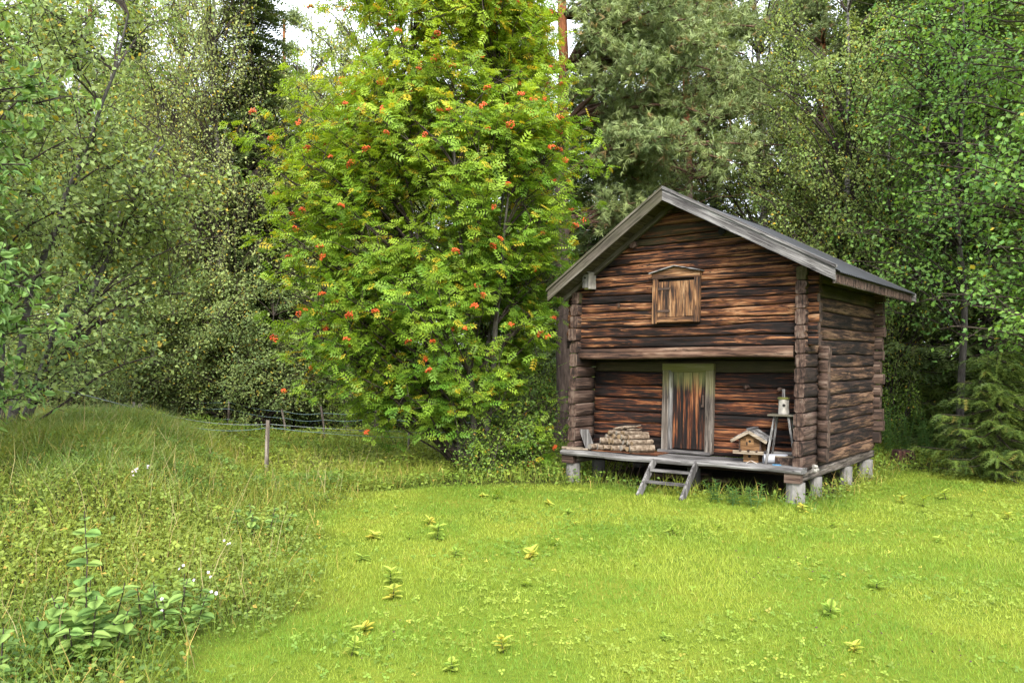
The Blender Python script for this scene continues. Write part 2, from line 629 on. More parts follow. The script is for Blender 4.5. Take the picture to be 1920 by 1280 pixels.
def cab(V):
    """(u, v, w) storehouse measures -> the storehouse's local axes, with its slight lean"""
    V = np.asarray(V, float)
    return np.stack([-V[:, 0] + SHX * V[:, 2], V[:, 1] + SHY * V[:, 2], V[:, 2]], 1)


def cab_world(u, v, w):
    p = cab(np.array([[u, v, w]]))[0]
    a = CAB_YAW - math.pi / 2
    return (CAB_X + p[0] * math.cos(a) - p[1] * math.sin(a), CAB_Y + p[0] * math.sin(a) + p[1] * math.cos(a), p[2])


ROOF_PU, ROOF_PW, SL_R, SL_L = 1.837, 4.09, .538, .691


def roof_top(u):
    u = np.asarray(u, float)
    return np.where(u < ROOF_PU, ROOF_PW - SL_R * (ROOF_PU - u), ROOF_PW - SL_L * (u - ROOF_PU))


SEC = [(.024, 0), (.006, .07), (.001, .25), (0, .42), (0, .58), (.002, .75), (.007, .93), (.025, 1), (.116, 1), (.138, .88), (.138, .12), (.116, 0)]


def log_piece(name, axis, s0, s1, face, out, lo, hi, mats, thick=.14, clip=None, parent=cabin, seg=None, rough=1.0):
    """a hewn log along u ('u') or v ('v'); face = coordinate of the outer face, out = +-1 direction it looks to; lo/hi = its under and upper edge (callables of s)"""
    n = seg or max(4, int(abs(s1 - s0) / .14))
    s = np.linspace(s0, s1, n + 1)
    k = len(SEC)
    zlo, zhi = lo(s), hi(s)
    V = np.zeros((n + 1, k, 3))
    for j, (d, h) in enumerate(SEC):
        dd = d * thick / .14
        if j < 8:
            dd = dd + .0055 * rough * smooth1d(rc, n + 1, max(3, n // 2)) + (.004 * rough * rc.normal(size=n + 1))
        if j in (3, 4) and rc.random() < .45:      # an open drying check along the face
            dd = dd + .016 * np.clip(smooth1d(rc, n + 1, 6), 0, 1)
        z = zlo + h * (zhi - zlo)
        fc = face - out * dd
        sv = s.copy()
        if clip is not None:
            a, b = clip(z)
            sv = np.clip(sv, a, b)
        if axis == 'u':
            V[:, j] = np.stack([sv, fc + 0 * s, z], 1)
        else:
            V[:, j] = np.stack([fc + 0 * s, sv, z], 1)
    # ends a little rounded
    for e, sg in ((0, 1), (n, -1)):
        c = V[e].mean(0)
        V[e] = c + (V[e] - c) * .97
    mb = MB()
    vs = V.reshape(-1, 3)
    fs = [(i * k + j, i * k + (j + 1) % k, (i + 1) * k + (j + 1) % k, (i + 1) * k + j) for i in range(n) for j in range(k)]
    mb.add(vs, fs, 0)
    mb.f += [tuple(reversed(range(k))), tuple(n * k + j for j in range(k))]
    mb.m += [1, 1]
    o = mb.build(name, mats, parent, xf=cab, smooth=True)
    for p in o.data.polygons:
        if p.material_index == 1:
            p.use_smooth = False
    return o


def courses(z0, z1, n, amp, length, jit=.008):
    """wavy joint lines between n courses"""
    zs = np.linspace(z0, z1, n + 1)
    zs[1:-1] += rc.normal(size=n - 1) * jit
    fs = []
    for z in zs:
        c = rc.normal(size=8) * amp
        xs = np.linspace(-1, length + 1, 8)
        fs.append(lambda s, z=z, c=c, xs=xs: z + np.interp(s, xs, c))
    return [((lambda s, f=fs[i]: f(s) + .004), (lambda s, f=fs[i + 1]: f(s) - .004)) for i in range(n)]


L_, S_ = CAB_L, CAB_S
DECK = .455
RECESS = .50
FW = .085      # front face of the upper front wall
# side walls, from the deck up to under the eaves
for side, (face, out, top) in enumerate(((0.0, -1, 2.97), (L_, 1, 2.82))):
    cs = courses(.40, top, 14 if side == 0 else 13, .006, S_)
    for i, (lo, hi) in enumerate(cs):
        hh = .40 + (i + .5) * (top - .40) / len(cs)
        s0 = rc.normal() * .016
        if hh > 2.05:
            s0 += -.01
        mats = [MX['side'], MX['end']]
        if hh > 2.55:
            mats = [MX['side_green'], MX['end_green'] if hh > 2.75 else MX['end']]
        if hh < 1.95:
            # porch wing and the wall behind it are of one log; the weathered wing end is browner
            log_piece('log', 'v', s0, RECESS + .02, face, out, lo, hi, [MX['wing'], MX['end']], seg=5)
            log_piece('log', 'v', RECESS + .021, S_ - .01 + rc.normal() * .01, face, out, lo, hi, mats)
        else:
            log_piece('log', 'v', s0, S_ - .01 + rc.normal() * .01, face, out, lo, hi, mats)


def gclip(z):
    zz = np.asarray(z) + .075
    return np.clip(ROOF_PU - (ROOF_PW - zz) / SL_R, -.14, None), np.clip(ROOF_PU + (ROOF_PW - zz) / SL_L, None, L_ + .14)


# jettied upper front wall: the long beam, then courses up into the gable
bm_lo = lambda s: 1.815 + .012 * np.sin(s * 1.7)
bm_hi = lambda s: 1.965 + .008 * np.sin(s * 1.1 + 1)
log_piece('jetty_beam', 'u', .17, L_ - .12, FW - .045, -1, bm_lo, bm_hi, [MX['beam_x'], MX['end']], thick=.19)
cs = courses(1.97, 3.96, 15, .013, L_, .016)
for i, (lo, hi) in enumerate(cs):
    zc = 1.97 + (i + .5) * 1.99 / 15
    a, b = -.12 + rc.normal() * .012, L_ + .11 + rc.normal() * .012
    mats = [MX['gable'], MX['end']]
    if zc > 3.30:
        mats = [MX['gable'] if i % 2 == 0 and zc < 3.6 else MX['gable_green'], MX['end_green']]
    log_piece('log', 'u', a, b, FW, -1, lo, hi, mats, clip=gclip, rough=1.3, seg=26)
# front courses' protruding ends below the jetty do not exist: the recessed wall stands half a metre back
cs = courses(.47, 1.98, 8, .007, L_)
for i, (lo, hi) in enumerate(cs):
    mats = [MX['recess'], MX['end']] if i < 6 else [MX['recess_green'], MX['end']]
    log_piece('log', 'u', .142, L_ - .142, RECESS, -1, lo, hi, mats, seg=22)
    for (a, b) in ((-.125 + rc.normal() * .008, -.004), (L_ + .004, L_ + .12)):
        log_piece('log_end', 'u', a, b, RECESS, -1, lo, hi, [MX['wingx'], MX['end']], seg=2)
# back wall: its courses' ends stick out at the far corner
cs = courses(.50, 3.96, 19, .006, L_)
for i, (lo, hi) in enumerate(cs):
    log_piece('log', 'u', -.115 + rc.normal() * .02, L_ + .1, S_ - .01, 1, lo, hi, [MX['wingx'], MX['end']], clip=gclip, seg=6)

# floor of the upper room (the underside of the jetty)
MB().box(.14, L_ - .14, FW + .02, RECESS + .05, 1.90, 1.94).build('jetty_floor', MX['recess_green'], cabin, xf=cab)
# roof: sarking boards along the ridge, corrugated sheet, barge boards, rafters
RV0, RV1 = -.355, S_ + .21
EU, EL = .44, .18
for side in (0, 1):
    sl = SL_R if side == 0 else SL_L
    sg = -1 if side == 0 else 1
    run = (ROOF_PU + EU) if side == 0 else (L_ + EL - ROOF_PU)
    nb = 13 if side == 0 else 12
    SLA = -sg * math.atan(sl)
    for i in range(nb):
        r0, r1 = run * i / nb + .006, run * (i + 1) / nb - .004 - rc.random() * .012
        u0, u1 = ROOF_PU + sg * r0, ROOF_PU + sg * r1
        z0, z1 = ROOF_PW - .035 - sl * r0, ROOF_PW - .035 - sl * r1
        e = rc.normal() * .012
        vs = []
        for v in (RV0 + .03, RV1 + e):
            vs += [(u0, v, z0 - .028), (u1, v, z1 - .028), (u1, v, z1), (u0, v, z0)]
        MB().add(vs, [(0, 1, 2, 3), (7, 6, 5, 4), (0, 4, 5, 1), (1, 5, 6, 2), (2, 6, 7, 3), (3, 7, 4, 0)]).build('sarking_board', MX['brown_y'], cabin, xf=cab)
    # corrugated sheet
    nper = int((RV1 - RV0 + .03) / .076)
    vv = np.linspace(RV0 + .02, RV1 + .03, nper * 4 + 1)
    zz = .011 * np.cos(np.arange(len(vv)) * math.pi / 2)
    rr = np.linspace(0 if side == 0 else -.02, run + .055, 5)
    V = []
    for r_ in rr:
        V.append(np.stack([np.full(len(vv), ROOF_PU + sg * r_), vv, ROOF_PW - .012 - sl * r_ + zz], 1))
    V = np.concatenate(V)
    m_ = len(vv)
    mb = MB()
    mb.add(V, [(a * m_ + b, a * m_ + b + 1, (a + 1) * m_ + b + 1, (a + 1) * m_ + b) for a in range(len(rr) - 1) for b in range(m_ - 1)])
    o = mb.build('roof_sheet', MX['metal'], cabin, xf=cab, smooth=True)
    # front barge boards: a deep board, and a thinner cover strip on top of it
    for (v0, v1, drop0, drop1, over, nm) in ((RV0 - .012, RV0 + .028, -.045, .105, .0, 'barge_board'), (RV0 - .034, RV0 + .05, -.085, -.047, .015, 'barge_cap')):
        r0, r1 = -.0 , run + over
        vs = []
        for v in (v0, v1):
            for (r_, dz) in ((r0, drop1), (r1, drop1), (r1, drop0), (r0, drop0)):
                vs.append((ROOF_PU + sg * (r_ + .0005), v, ROOF_PW - .03 - sl * r_ - dz))
        mt = MX['grey_x'] if side == 0 else MX['mossy_x']
        mb = MB()
        mb.add(vs, [(0, 1, 2, 3), (7, 6, 5, 4), (0, 4, 5, 1), (1, 5, 6, 2), (2, 6, 7, 3), (3, 7, 4, 0)])
        o = mb.build(nm, mt, cabin, xf=cab, rot=(0, SLA, 0))
        if side == 1 and nm == 'barge_board':
            o['label'] = 'dark mossy barge board'
    # rear barge board
    vs = []
    for v in (RV1 + .035, RV1 + .07):
        for (r_, dz) in ((0, .10), (run + .06, .10), (run + .06, -.03), (0, -.03)):
            vs.append((ROOF_PU + sg * r_, v, ROOF_PW - .03 - sl * r_ - dz))
    MB().add(vs, [(0, 1, 2, 3), (7, 6, 5, 4), (0, 4, 5, 1), (1, 5, 6, 2), (2, 6, 7, 3), (3, 7, 4, 0)]).build('barge_board', MX['grey_x'], cabin, xf=cab, rot=(0, SLA, 0))
    # rafter against the front wall
    vs = []
    for v in (FW - .075, FW - .012):
        for (r_, dz) in ((.02, .115), (run - .03, .115), (run - .03, .036), (.02, .036)):
            vs.append((ROOF_PU + sg * r_, v, ROOF_PW - .03 - sl * r_ - dz))
    MB().add(vs, [(0, 1, 2, 3), (7, 6, 5, 4), (0, 4, 5, 1), (1, 5, 6, 2), (2, 6, 7, 3), (3, 7, 4, 0)]).build('rafter', MX['mossy_x'], cabin, xf=cab, rot=(0, SLA, 0))
# fascia under the right-hand eave with frayed bark edge
MB().box(-EU - .004, -EU + .03, RV0 + .03, RV1, ROOF_PW - .17 - SL_R * (ROOF_PU + EU), ROOF_PW - .068 - SL_R * (ROOF_PU + EU)).build('eave_fascia', MX['greyb_y'], cabin, xf=cab)
for v in np.arange(RV0 + .06, RV1 - .05, .055):
    u = -EU - .008
    z = ROOF_PW - .066 - SL_R * (ROOF_PU + EU)
    MB().box(u - .006, u + .003, v, v + .034 + rc.random() * .012, z - .085 - rc.random() * .02, z).build('bark_tab', MX['end'], cabin, xf=cab)
# purlin ends on the gable
for (u, w, r_) in ((1.95, 3.90, .055), (2.50, 3.45, .055), (1.165, 3.51, .05)):
    MB().cyl((u, FW + .1, w), (u, FW - .065 if u > 1.2 else FW - .03, w), r_, r_ * .95, 10, 0, 1).build('purlin_end', [MX['end'], MX['end'] if u > 1.2 else MX['black']], cabin, xf=cab, smooth=False)

# hatch in the gable
HU0, HU1, HZ0, HZ1 = 1.445, 2.155, 2.315, 2.945
hv = FW - .03
hatch = MB().box(HU0 + .06, HU1 - .06, hv, hv + .05, HZ0 + .03, HZ1 - .03).build('hatch', MX['black'], cabin, xf=cab)


def hatch_part(name, mb, mat, bevel=.003):
    o = mb.build(name, mat, cabin, xf=cab, bevel=bevel)
    o.parent = hatch
    o.location = Vector(o.location) - Vector(hatch.location)
    return o


nbp = 6
ed = np.linspace(HU0 + .075, HU1 - .075, nbp + 1) + np.concatenate([[0], rc.normal(size=nbp - 1) * .012, [0]])
for i in range(nbp):
    hatch_part('plank', MB().box(ed[i] + .002, ed[i + 1] - .002, hv - .022 - rc.random() * .008, hv - .002, HZ0 + .075 + rc.random() * .006, HZ1 - .06), MX['gold_z'])
hatch_part('jamb_board', MB().box(HU0, HU0 + .078, hv - .046, hv + .02, HZ0 - .005, HZ1 - .02), MX['gold_z'])
hatch_part('jamb_board', MB().box(HU1 - .078, HU1, hv - .046, hv + .02, HZ0 - .015, HZ1 - .02), MX['gold_z'])
hatch_part('sill_board', MB().box(HU0 + .079, HU1 - .079, hv - .05, hv + .01, HZ0, HZ0 + .07), MX['gold_x'])
pm = MB()
ap = (HU0 + HU1) / 2
vs = [(u, v, w) for v in (hv - .052, hv + .02) for (u, w) in ((HU0 - .005, HZ1 - .018), (HU1 + .005, HZ1 - .018), (HU1 + .005, HZ1 + .055), (ap, HZ1 + .135), (HU0 - .005, HZ1 + .055))]
pm.add(vs, [(0, 1, 2, 3, 4), (9, 8, 7, 6, 5), (0, 5, 6, 1), (1, 6, 7, 2), (2, 7, 8, 3), (3, 8, 9, 4), (4, 9, 5, 0)])
hatch_part('pediment_board', pm, MX['gold_x'], 0)
for sg in (-1, 1):
    e0, e1 = (ap, hv - .03, HZ1 + .150), (ap + sg * (HU1 - HU0 + .07) / 2, hv - .03, HZ1 + .062)
    hatch_part('cover_board', MB().bar(e0, e1, .13, .016, up=(0, 1, 0.001)) if False else MB().bar(e0, e1, .14, .014), MX['grey_x'], 0)
for z in (HZ0 + .16, HZ1 - .16):
    hatch_part('iron_strap', MB().box(HU1 - .27, HU1 - .08, hv - .038, hv - .030, z - .016, z + .016), MX['iron'], 0)

# door
DU0, DU1, DZ0, DZ1 = 1.402, 2.180, .500, 1.715
dv = RECESS - .022
door = MB().box(DU0 + .10, DU1 - .10, dv, dv + .04, DZ0 + .02, DZ1 - .08).build('door', MX['black'], cabin, xf=cab)


def door_part(name, mb, mat, bevel=.003):
    o = mb.build(name, mat, cabin, xf=cab, bevel=bevel)
    o.parent = door
    o.location = Vector(o.location) - Vector(door.location)
    return o


ed = np.array([DU0 + .113, 1.63, 1.73, 1.86, 1.94, DU1 - .16])
for i in range(5):
    door_part('plank', MB().box(ed[i] + .002, ed[i + 1] - .002, dv - .020 - rc.random() * .009, dv - .002, DZ0 + .035, DZ1 - .085), MX['door_z'])
door_part('jamb_board', MB().box(DU0, DU0 + .112, dv - .055, dv + .02, DZ0 - .015, DZ1 - .07), MX['frame_z'])
door_part('jamb_board', MB().box(DU1 - .095, DU1, dv - .055, dv + .02, DZ0 + .01, DZ1 - .07), MX['frame_z'])
door_part('inner_jamb', MB().box(DU1 - .158, DU1 - .097, dv - .045, dv + .02, DZ0 + .02, DZ1 - .075), MX['frame_grey'])
door_part('lintel_board', MB().box(DU0 - .004, DU1 + .004, dv - .06, dv + .02, DZ1 - .068, DZ1 + .03), MX['frame_green'])
door_part('lintel_strip', MB().box(DU0 + .085, DU1 - .13, dv - .05, dv, DZ1 - .094, DZ1 - .070), MX['frame_green'])
door_part('threshold_board', MB().box(DU0 + .02, DU1 + .05, dv - .075, dv + .02, DZ0 - .032, DZ0 + .012), MX['grey_x'])
door_part('latch', MB().box(DU0 + .135, DU0 + .16, dv - .05, dv - .03, 1.13, 1.30).cyl((DU0 + .147, dv - .04, 1.15), (DU0 + .147, dv - .075, 1.15), .014, .018, 8), MX['iron'], 0)

# pegs on the recessed wall
for (u, w) in ((.93, 1.42), (.47, 1.40)):
    MB().cyl((u, RECESS + .03, w), (u + .01, RECESS - .06, w + .004), .030, .024, 9, 0).build('wall_peg', MX['end'], cabin, xf=cab, smooth=False)
# little peg and ring on the gable
MB().bar((2.72, FW - .03, 2.62), (2.72, FW - .025, 2.56), .03, .02).build('wall_hook', MX['iron'], cabin, xf=cab)

# deck, sills, pillars
dm = MB()
ns = 24
us = np.linspace(-.02, L_ + .03, ns + 1)
for j in range(1):
    sec = [(-.150, .055), (-.165, .028), (-.150, .0), (.08, .0), (.08, .06), (-.09, .072)]
    vs = []
    for u in us:
        wv = .008 * math.sin(u * 2.1) + .004 * math.sin(u * 7)
        for (v, z) in sec:
            vs.append((u, v + wv * .6, DECK - .067 + z + wv))
    k = len(sec)
    dm.add(vs, [(i * k + a, i * k + (a + 1) % k, (i + 1) * k + (a + 1) % k, (i + 1) * k + a) for i in range(ns) for a in range(k)])
    dm.f += [tuple(range(k)), tuple(ns * k + a for a in range(k))]
    dm.m += [0, 0]
dm.build('deck_board', MX['grey_x'], cabin, xf=cab)
MB().box(.15, L_ - .15, .084, .285, DECK - .05, DECK + .001).build('deck_board', MX['grey_x'], cabin, xf=cab, bevel=.004)
MB().box(.15, L_ - .15, .290, RECESS + .02, DECK - .05, DECK - .003).build('deck_board', MX['grey_x'], cabin, xf=cab, bevel=.004)
MB().box(2.05, L_ - .2, .03, RECESS - .02, DECK + .006, DECK + .016).build('floor_panel', MX['recess'], cabin, xf=cab)
for (face, out) in ((.02, -1), (L_ - .02, 1)):
    log_piece('sill_beam', 'v', -.02, S_ + .02, face, out, lambda s: .265 + 0 * s, lambda s: .392 + .006 * np.sin(s * 3), [MX['greyb_y'], MX['end']], thick=.17)
log_piece('sill_beam', 'u', .18, L_ - .18, RECESS + .02, -1, lambda s: .265 + 0 * s, lambda s: .39 + 0 * s, [MX['wingx'], MX['end']], thick=.14)
for (u, v, r_, top, mk, sq) in ((.10, .02, .115, .262, 'concrete', 1), (.07, .72, .075, .262, 'concrete', 0), (.06, 2.05, .085, .262, 'concrete', 0), (.08, 3.12, .11, .262, 'concrete', 0),
                                (L_ - .10, .02, .105, .262, 'concrete', 1), (L_ - .17, .62, .105, .262, 'darkconc', 1), (L_ - .1, 2.0, .09, .262, 'darkconc', 0), (L_ - .1, 3.2, .09, .262, 'darkconc', 0), (1.75, .62, .09, .262, 'darkconc', 0), (1.75, 3.2, .09, .5, 'darkconc', 0)):
    n = 4 if sq and False else 12
    wob = rc.normal(size=12) * .03
    MB().cyl((u, v, -.1), (u, v, top), r_ * 1.03, r_, n, 0, wob=wob).build('support_pillar', MX[mk], cabin, xf=cab, smooth=False)
# board wedged on the left pillar
MB().box(L_ - .18, L_ + .02, -.12, -.02, .268, .385).build('packing_block', MX['wingx'], cabin, xf=cab)
MB().box(.0, .20, -.12, .0 - .025, .268, .385).build('packing_block', MX['wingx'], cabin, xf=cab)


def cab_thing(name, label, cat, u, v, w, rot=0.0, group=None):
    p = cab_world(u, v, w)
    return thing(name, label, cat, p, CAB_YAW - math.pi / 2 + rot, group)


# ------------------------------------------------------------------ things on and around the storehouse
M2 = dict(
    birch_bark=bark_mat('firewood_bark', [(.30, (.03, .02, .014)), (.45, (.095, .07, .05)), (.62, (.19, .155, .12)), (.8, (.29, .26, .21))], (9, 9, 9), bump=.6),
    cut=plain_mat('cut_wood_end', (.09, .055, .03), (.22, .16, .095), 14, .85, .3),
    cutgrey=plain_mat('grey_cut_end', (.10, .088, .075), (.22, .20, .175), 14, .85, .3),
    honey=wood_mat('birdhouse_board', 'x', [(.2, (.05, .026, .012)), (.5, (.13, .068, .030)), (.85, (.22, .13, .062))], tone=.5),
    honey_dark=wood_mat('birdhouse_side_board', 'y', BROWN, tone=.5),
    pale=wood_mat('pale_board', 'x', [(.2, (.08, .062, .046)), (.5, (.17, .135, .10)), (.85, (.26, .22, .175))], tone=.5),
    pvc=plain_mat('grey_plastic_pipe', (.21, .22, .25), (.25, .26, .29), 4, .35, 0, 0, .5),
    blue=plain_mat('blue_plastic', (.02, .13, .26), (.03, .17, .32), 4, .4, 0, 0, .5),
    white=plain_mat('white_cable', (.42, .38, .35), (.5, .46, .42), 5, .5, 0),
    whitewood=plain_mat('lichened_pale_wood', (.12, .115, .105), (.30, .285, .26), 11, .85, .4),
    greyz=MX['grey_z'], moss=plain_mat('moss', (.05, .055, .012), (.09, .09, .022), 15, .95, .5),
    felt=plain_mat('dark_ribbed_roofing', (.05, .05, .055), (.085, .085, .09), 6, .7, .2),
    yellow=plain_mat('yellow_tag', (.30, .24, .04), (.35, .29, .06), 6, .6, 0),
)

# firewood: round birch billets, cut ends to the front
wr = np.random.default_rng(4)
rows = []
z0 = DECK + .018
for (n_, u_, du, v_, z_, r_) in ((6, 2.98, .112, .10, .050, .050), (6, 2.94, .104, .13, .135, .046), (5, 2.90, .092, .17, .205, .040), (4, 2.84, .086, .20, .262, .032)):
    for k in range(n_):
        rows.append((u_ - k * du, v_, z0 + z_, r_))
for i, (u, v, w, r_) in enumerate(rows):
    r_ = r_ * wr.uniform(.72, 1.10)
    ang = R(wr.normal(-34, 13))
    o = cab_thing('firewood_log', 'short barked birch billet in the firewood stack on the porch', 'firewood', u + wr.normal() * .014, v + wr.normal() * .035, w - abs(wr.normal()) * .008, ang, 'stacked firewood on the porch')
    ln = wr.uniform(.22, .32)
    wob = wr.normal(size=9) * .07
    MB().cyl((0, -.06, 0), (wr.normal() * .012, ln, wr.normal() * .008), r_, r_ * wr.uniform(.85, 1.05), 9, 0, wob=wob).build('bark', M2['birch_bark'], o, loc=(0, 0, 0), smooth=False)
    MB().cyl((0, -.066, 0), (0, -.0605, 0), r_ * .86, r_ * .9, 9, 0, wob=wob).build('cut_end', M2['cut'] if i % 3 else M2['cutgrey'], o, loc=(0, 0, 0))
for i, (u, v, w, r_, ln, a, lab) in enumerate(((2.42, .05, DECK + .072, .052, .30, -52, 'thick pale billet lying loose in front of the firewood stack'), (2.50, .11, DECK + .145, .040, .28, -50, 'whitish billet resting slanted on the right end of firewood stack'),
                                               (3.10, .04, DECK + .066, .046, .26, -20, 'round billet lying against the leaning grey board'))):
    o = cab_thing('firewood_log', lab, 'firewood', u, v, w, R(a))
    wob = wr.normal(size=10) * .06
    MB().cyl((0, -.05, 0), (0, ln, .01), r_, r_ * .93, 10, 0, wob=wob).build('bark', M2['birch_bark'], o, loc=(0, 0, 0))
    MB().cyl((0, -.057, 0), (0, -.0505, 0), r_ * .88, r_ * .92, 10, 0, wob=wob).build('cut_end', M2['cutgrey'], o, loc=(0, 0, 0))
for i in range(7):
    u, v = 2.72 + wr.normal() * .08, .24 + wr.normal() * .03
    o = cab_thing('kindling_stick', 'thin crooked stick on top of the firewood stack', 'stick', u, v, DECK + .318 + i * .006, R(wr.uniform(-95, -35)), 'sticks on top of the firewood')
    ln = wr.uniform(.18, .3)
    V, F = tubes([(np.array([(0, 0, 0), (.02, ln * .4, .014), (-.01, ln * .75, .01), (.03, ln, .03)]), np.array([.014, .013, .012, .008]), 6)])
    link('wood', mesh_arrays('kindling', V, F, M2['birch_bark']), o)

o = cab_thing('leaning_board', 'short light grey board leaning on the wing wall beside the firewood', 'board', L_ - .30, .12, DECK + .0, 0)
MB().add([(x + sx, y, z) for y in (0, .025) for (x, sx, z) in ((-.07, .02, 0), (.085, .02, 0), (.085, -.10, .305), (-.075, -.10, .300))], [(0, 1, 2, 3), (7, 6, 5, 4), (0, 4, 5, 1), (1, 5, 6, 2), (2, 6, 7, 3), (3, 7, 4, 0)]).build('board', MX['grey_z'], o, loc=(0, 0, 0), bevel=.002)
for i, (u, v, a, lab) in enumerate(((3.32, -.02, 22, 'pale split lath lying at the end of the porch'), (3.42, .0, 12, 'pinkish bark slab lying beside the pale lath'))):
    o = cab_thing('wood_lath', lab, 'lath', u, v, DECK + .01, R(a))
    MB().box(-.17, .16, -.035, .03, 0, .022 + .012 * i).build('board', M2['pale'], o, loc=(0, 0, 0), bevel=.004)

# large birdhouse on the porch
o = cab_thing('birdhouse', 'two-storey wooden birdhouse with ribbed gable roof standing on the porch', 'birdhouse', .74, .24, DECK + .002, R(6))
o.scale = (.82, .82, .84)
W_, D_ = .165, .16
MB().box(-W_ * .72, W_ * .72, -D_ * .8, D_ * .8, 0, .135).build('lower_box', M2['honey'], o, loc=(0, 0, 0), bevel=.003)
b = MB()
vs = [(x, y, z) for y in (-D_, D_) for (x, z) in ((-W_, .165), (W_, .165), (W_, .36), (0, .475), (-W_, .36))]
b.add(vs, [(0, 1, 2, 3, 4), (9, 8, 7, 6, 5), (0, 5, 6, 1), (1, 6, 7, 2), (2, 7, 8, 3), (3, 8, 9, 4), (4, 9, 5, 0)])
body = b.build('upper_box', M2['honey'], o, loc=(0, 0, 0))
for z in (.205, .255, .305, .355):
    MB().box(-W_ + .002, W_ - .002, -D_ - .004, -D_ + .001, z, z + .044).build('front_slat', M2['honey'], body, loc=(0, 0, 0), bevel=.003)
MB().box(-.06, .06, -D_ - .012, -D_ - .005, .245, .365).build('hole_plate', M2['honey'], body, loc=(0, 0, 0), bevel=.003)
MB().cyl((0, -D_ - .0155, .325), (0, -D_ - .013, .325), .02, .02, 12).build('entrance_hole', MX['black'], body, loc=(0, 0, 0))
MB().box(-.055, -.035, -D_ - .015, -D_ - .0125, .265, .315).build('slot_hole', MX['black'], body, loc=(0, 0, 0))
MB().cyl((-.02, -D_ * .8 - .004, .09), (-.02, -D_ * .8 - .001, .09), .024, .024, 12).build('entrance_hole', MX['black'], o, loc=(0, 0, 0))
for sx in (-1, 1):
    MB().box(sx * W_ - .012, sx * W_ + .012, -D_ - .014, -D_ + .012, .15, .365).build('corner_post', M2['honey_dark'], o, loc=(0, 0, 0))
MB().box(-W_ - .075, W_ + .06, -D_ - .085, D_ + .06, .138, .163).build('platform', MX['grey_x'], o, loc=(0, 0, 0), bevel=.003)
MB().box(-W_ - .085, W_ + .07, -D_ - .10, -D_ - .082, .135, .185).build('front_rail', M2['pale'], o, loc=(0, 0, 0), bevel=.003)
for x in (-.13, .0, .13):
    MB().cyl((x, -D_ - .108, .185), (x, -D_ - .075, .188), .02, .02, 8).build('rail_knob', M2['honey_dark'], o, loc=(0, 0, 0))
for sg in (-1, 1):
    rf = MB()
    vs = [(sg * x, y, z + t) for y in (-D_ - .075, D_ + .06) for (x, z, t) in ((0, .49, 0), (W_ + .115, .335, 0), (W_ + .115, .335, .014), (0, .49, .014))]
    rf.add(vs, [(0, 1, 2, 3), (7, 6, 5, 4), (0, 4, 5, 1), (1, 5, 6, 2), (2, 6, 7, 3), (3, 7, 4, 0)])
    roof = rf.build('roof', M2['felt'], o, loc=(0, 0, 0))
    for y in np.linspace(-D_ - .05, D_ + .03, 9):
        MB().bar((sg * .01, y, .4985 + .008), (sg * (W_ + .115), y, .335 + .014 + .004), .018, .012).build('roof_batten', MX['grey_x'], roof, loc=(0, 0, 0))
    MB().bar((0, -D_ - .083, .478), (sg * (W_ + .12), -D_ - .083, .322), .014, .045).build('barge_board', M2['pale'], o, loc=(0, 0, 0))
MB().box(-.035, .035, -D_ - .07, D_ + .055, .512, .53).build('ridge_board', M2['felt'], o, loc=(0, 0, 0))

# tall stool with a nest box on it
o = cab_thing('plant_stool', 'tall narrow wooden stool with splayed legs on the porch', 'stool', .33, .22, DECK + .002, R(8))
SH = .615
MB().box(-.165, .175, -.15, .15, SH, SH + .022).build('seat', MX['mossy_x'], o, loc=(0, 0, 0), bevel=.004)
for sx, sy in ((-1, -1), (1, -1), (1, 1), (-1, 1)):
    MB().bar((sx * .185, sy * .16, .0), (sx * .085, sy * .085, SH), .026, .032, up=(0, 1, 0)).build('leg', MX['grey_z'], o, loc=(0, 0, 0))
MB().bar((-.165, .15, .12), (.165, .15, .12), .02, .035).build('stretcher', MX['grey_x'], o, loc=(0, 0, 0))
MB().box(.125, .165, .055, .062, .40, .47).build('paper_tag', M2['yellow'], o, loc=(0, 0, 0))
o = cab_thing('nest_box', 'pale lichened hollow-log nest box standing on the tall stool', 'nest box', .335, .21, DECK + .002 + SH + .0225, R(8))
o.scale = (.82, .82, .86)
wob = np.array([0, .04, -.03, .02, .05, -.04, .0, .03, -.02, .02])
MB().cyl((0, 0, 0), (.006, 0, .225), .082, .078, 14, 0, wob=wob).build('box_wall', M2['whitewood'], o, loc=(0, 0, 0))
MB().cyl((.022, -.088, .135), (.022, -.070, .135), .022, .022, 12).build('entrance_hole', MX['black'], o, loc=(0, 0, 0))
MB().cyl((.004, 0, .226), (.004, 0, .25), .098, .092, 11, 0, wob=wob).build('mossy_lid', M2['moss'], o, loc=(0, 0, 0))
MB().box(-.035, .01, .075, .10, .0, .37).build('back_board', MX['grey_z'], o, loc=(0, 0, 0))

# grey plastic pipe, pale planks, blue lid, cable
o = cab_thing('plastic_pipe', 'grey plastic drain pipe with open end lying under the stool', 'pipe', .55, .10, DECK + .064, R(-58))
pr = MB()
n = 18
vs, k = [], 4
for (y, r_) in ((0, .062), (0, .052), (.30, .052), (.30, .062)):
    vs += [(math.cos(2 * math.pi * i / n) * r_, y, math.sin(2 * math.pi * i / n) * r_) for i in range(n)]
pr.add(vs, [(a * n + i, a * n + (i + 1) % n, ((a + 1) % 4) * n + (i + 1) % n, ((a + 1) % 4) * n + i) for a in range(4) for i in range(n)])
pr.build('tube', M2['pvc'], o, loc=(0, 0, 0), smooth=False)
MB().cyl((0, .16, 0), (0, .162, 0), .0515, .0515, 18).build('dark_inside', MX['black'], o, loc=(0, 0, 0))
o = cab_thing('pale_plank', 'pale planed plank lying behind the pipe under the stool', 'plank', .32, .37, DECK + .002, R(2))
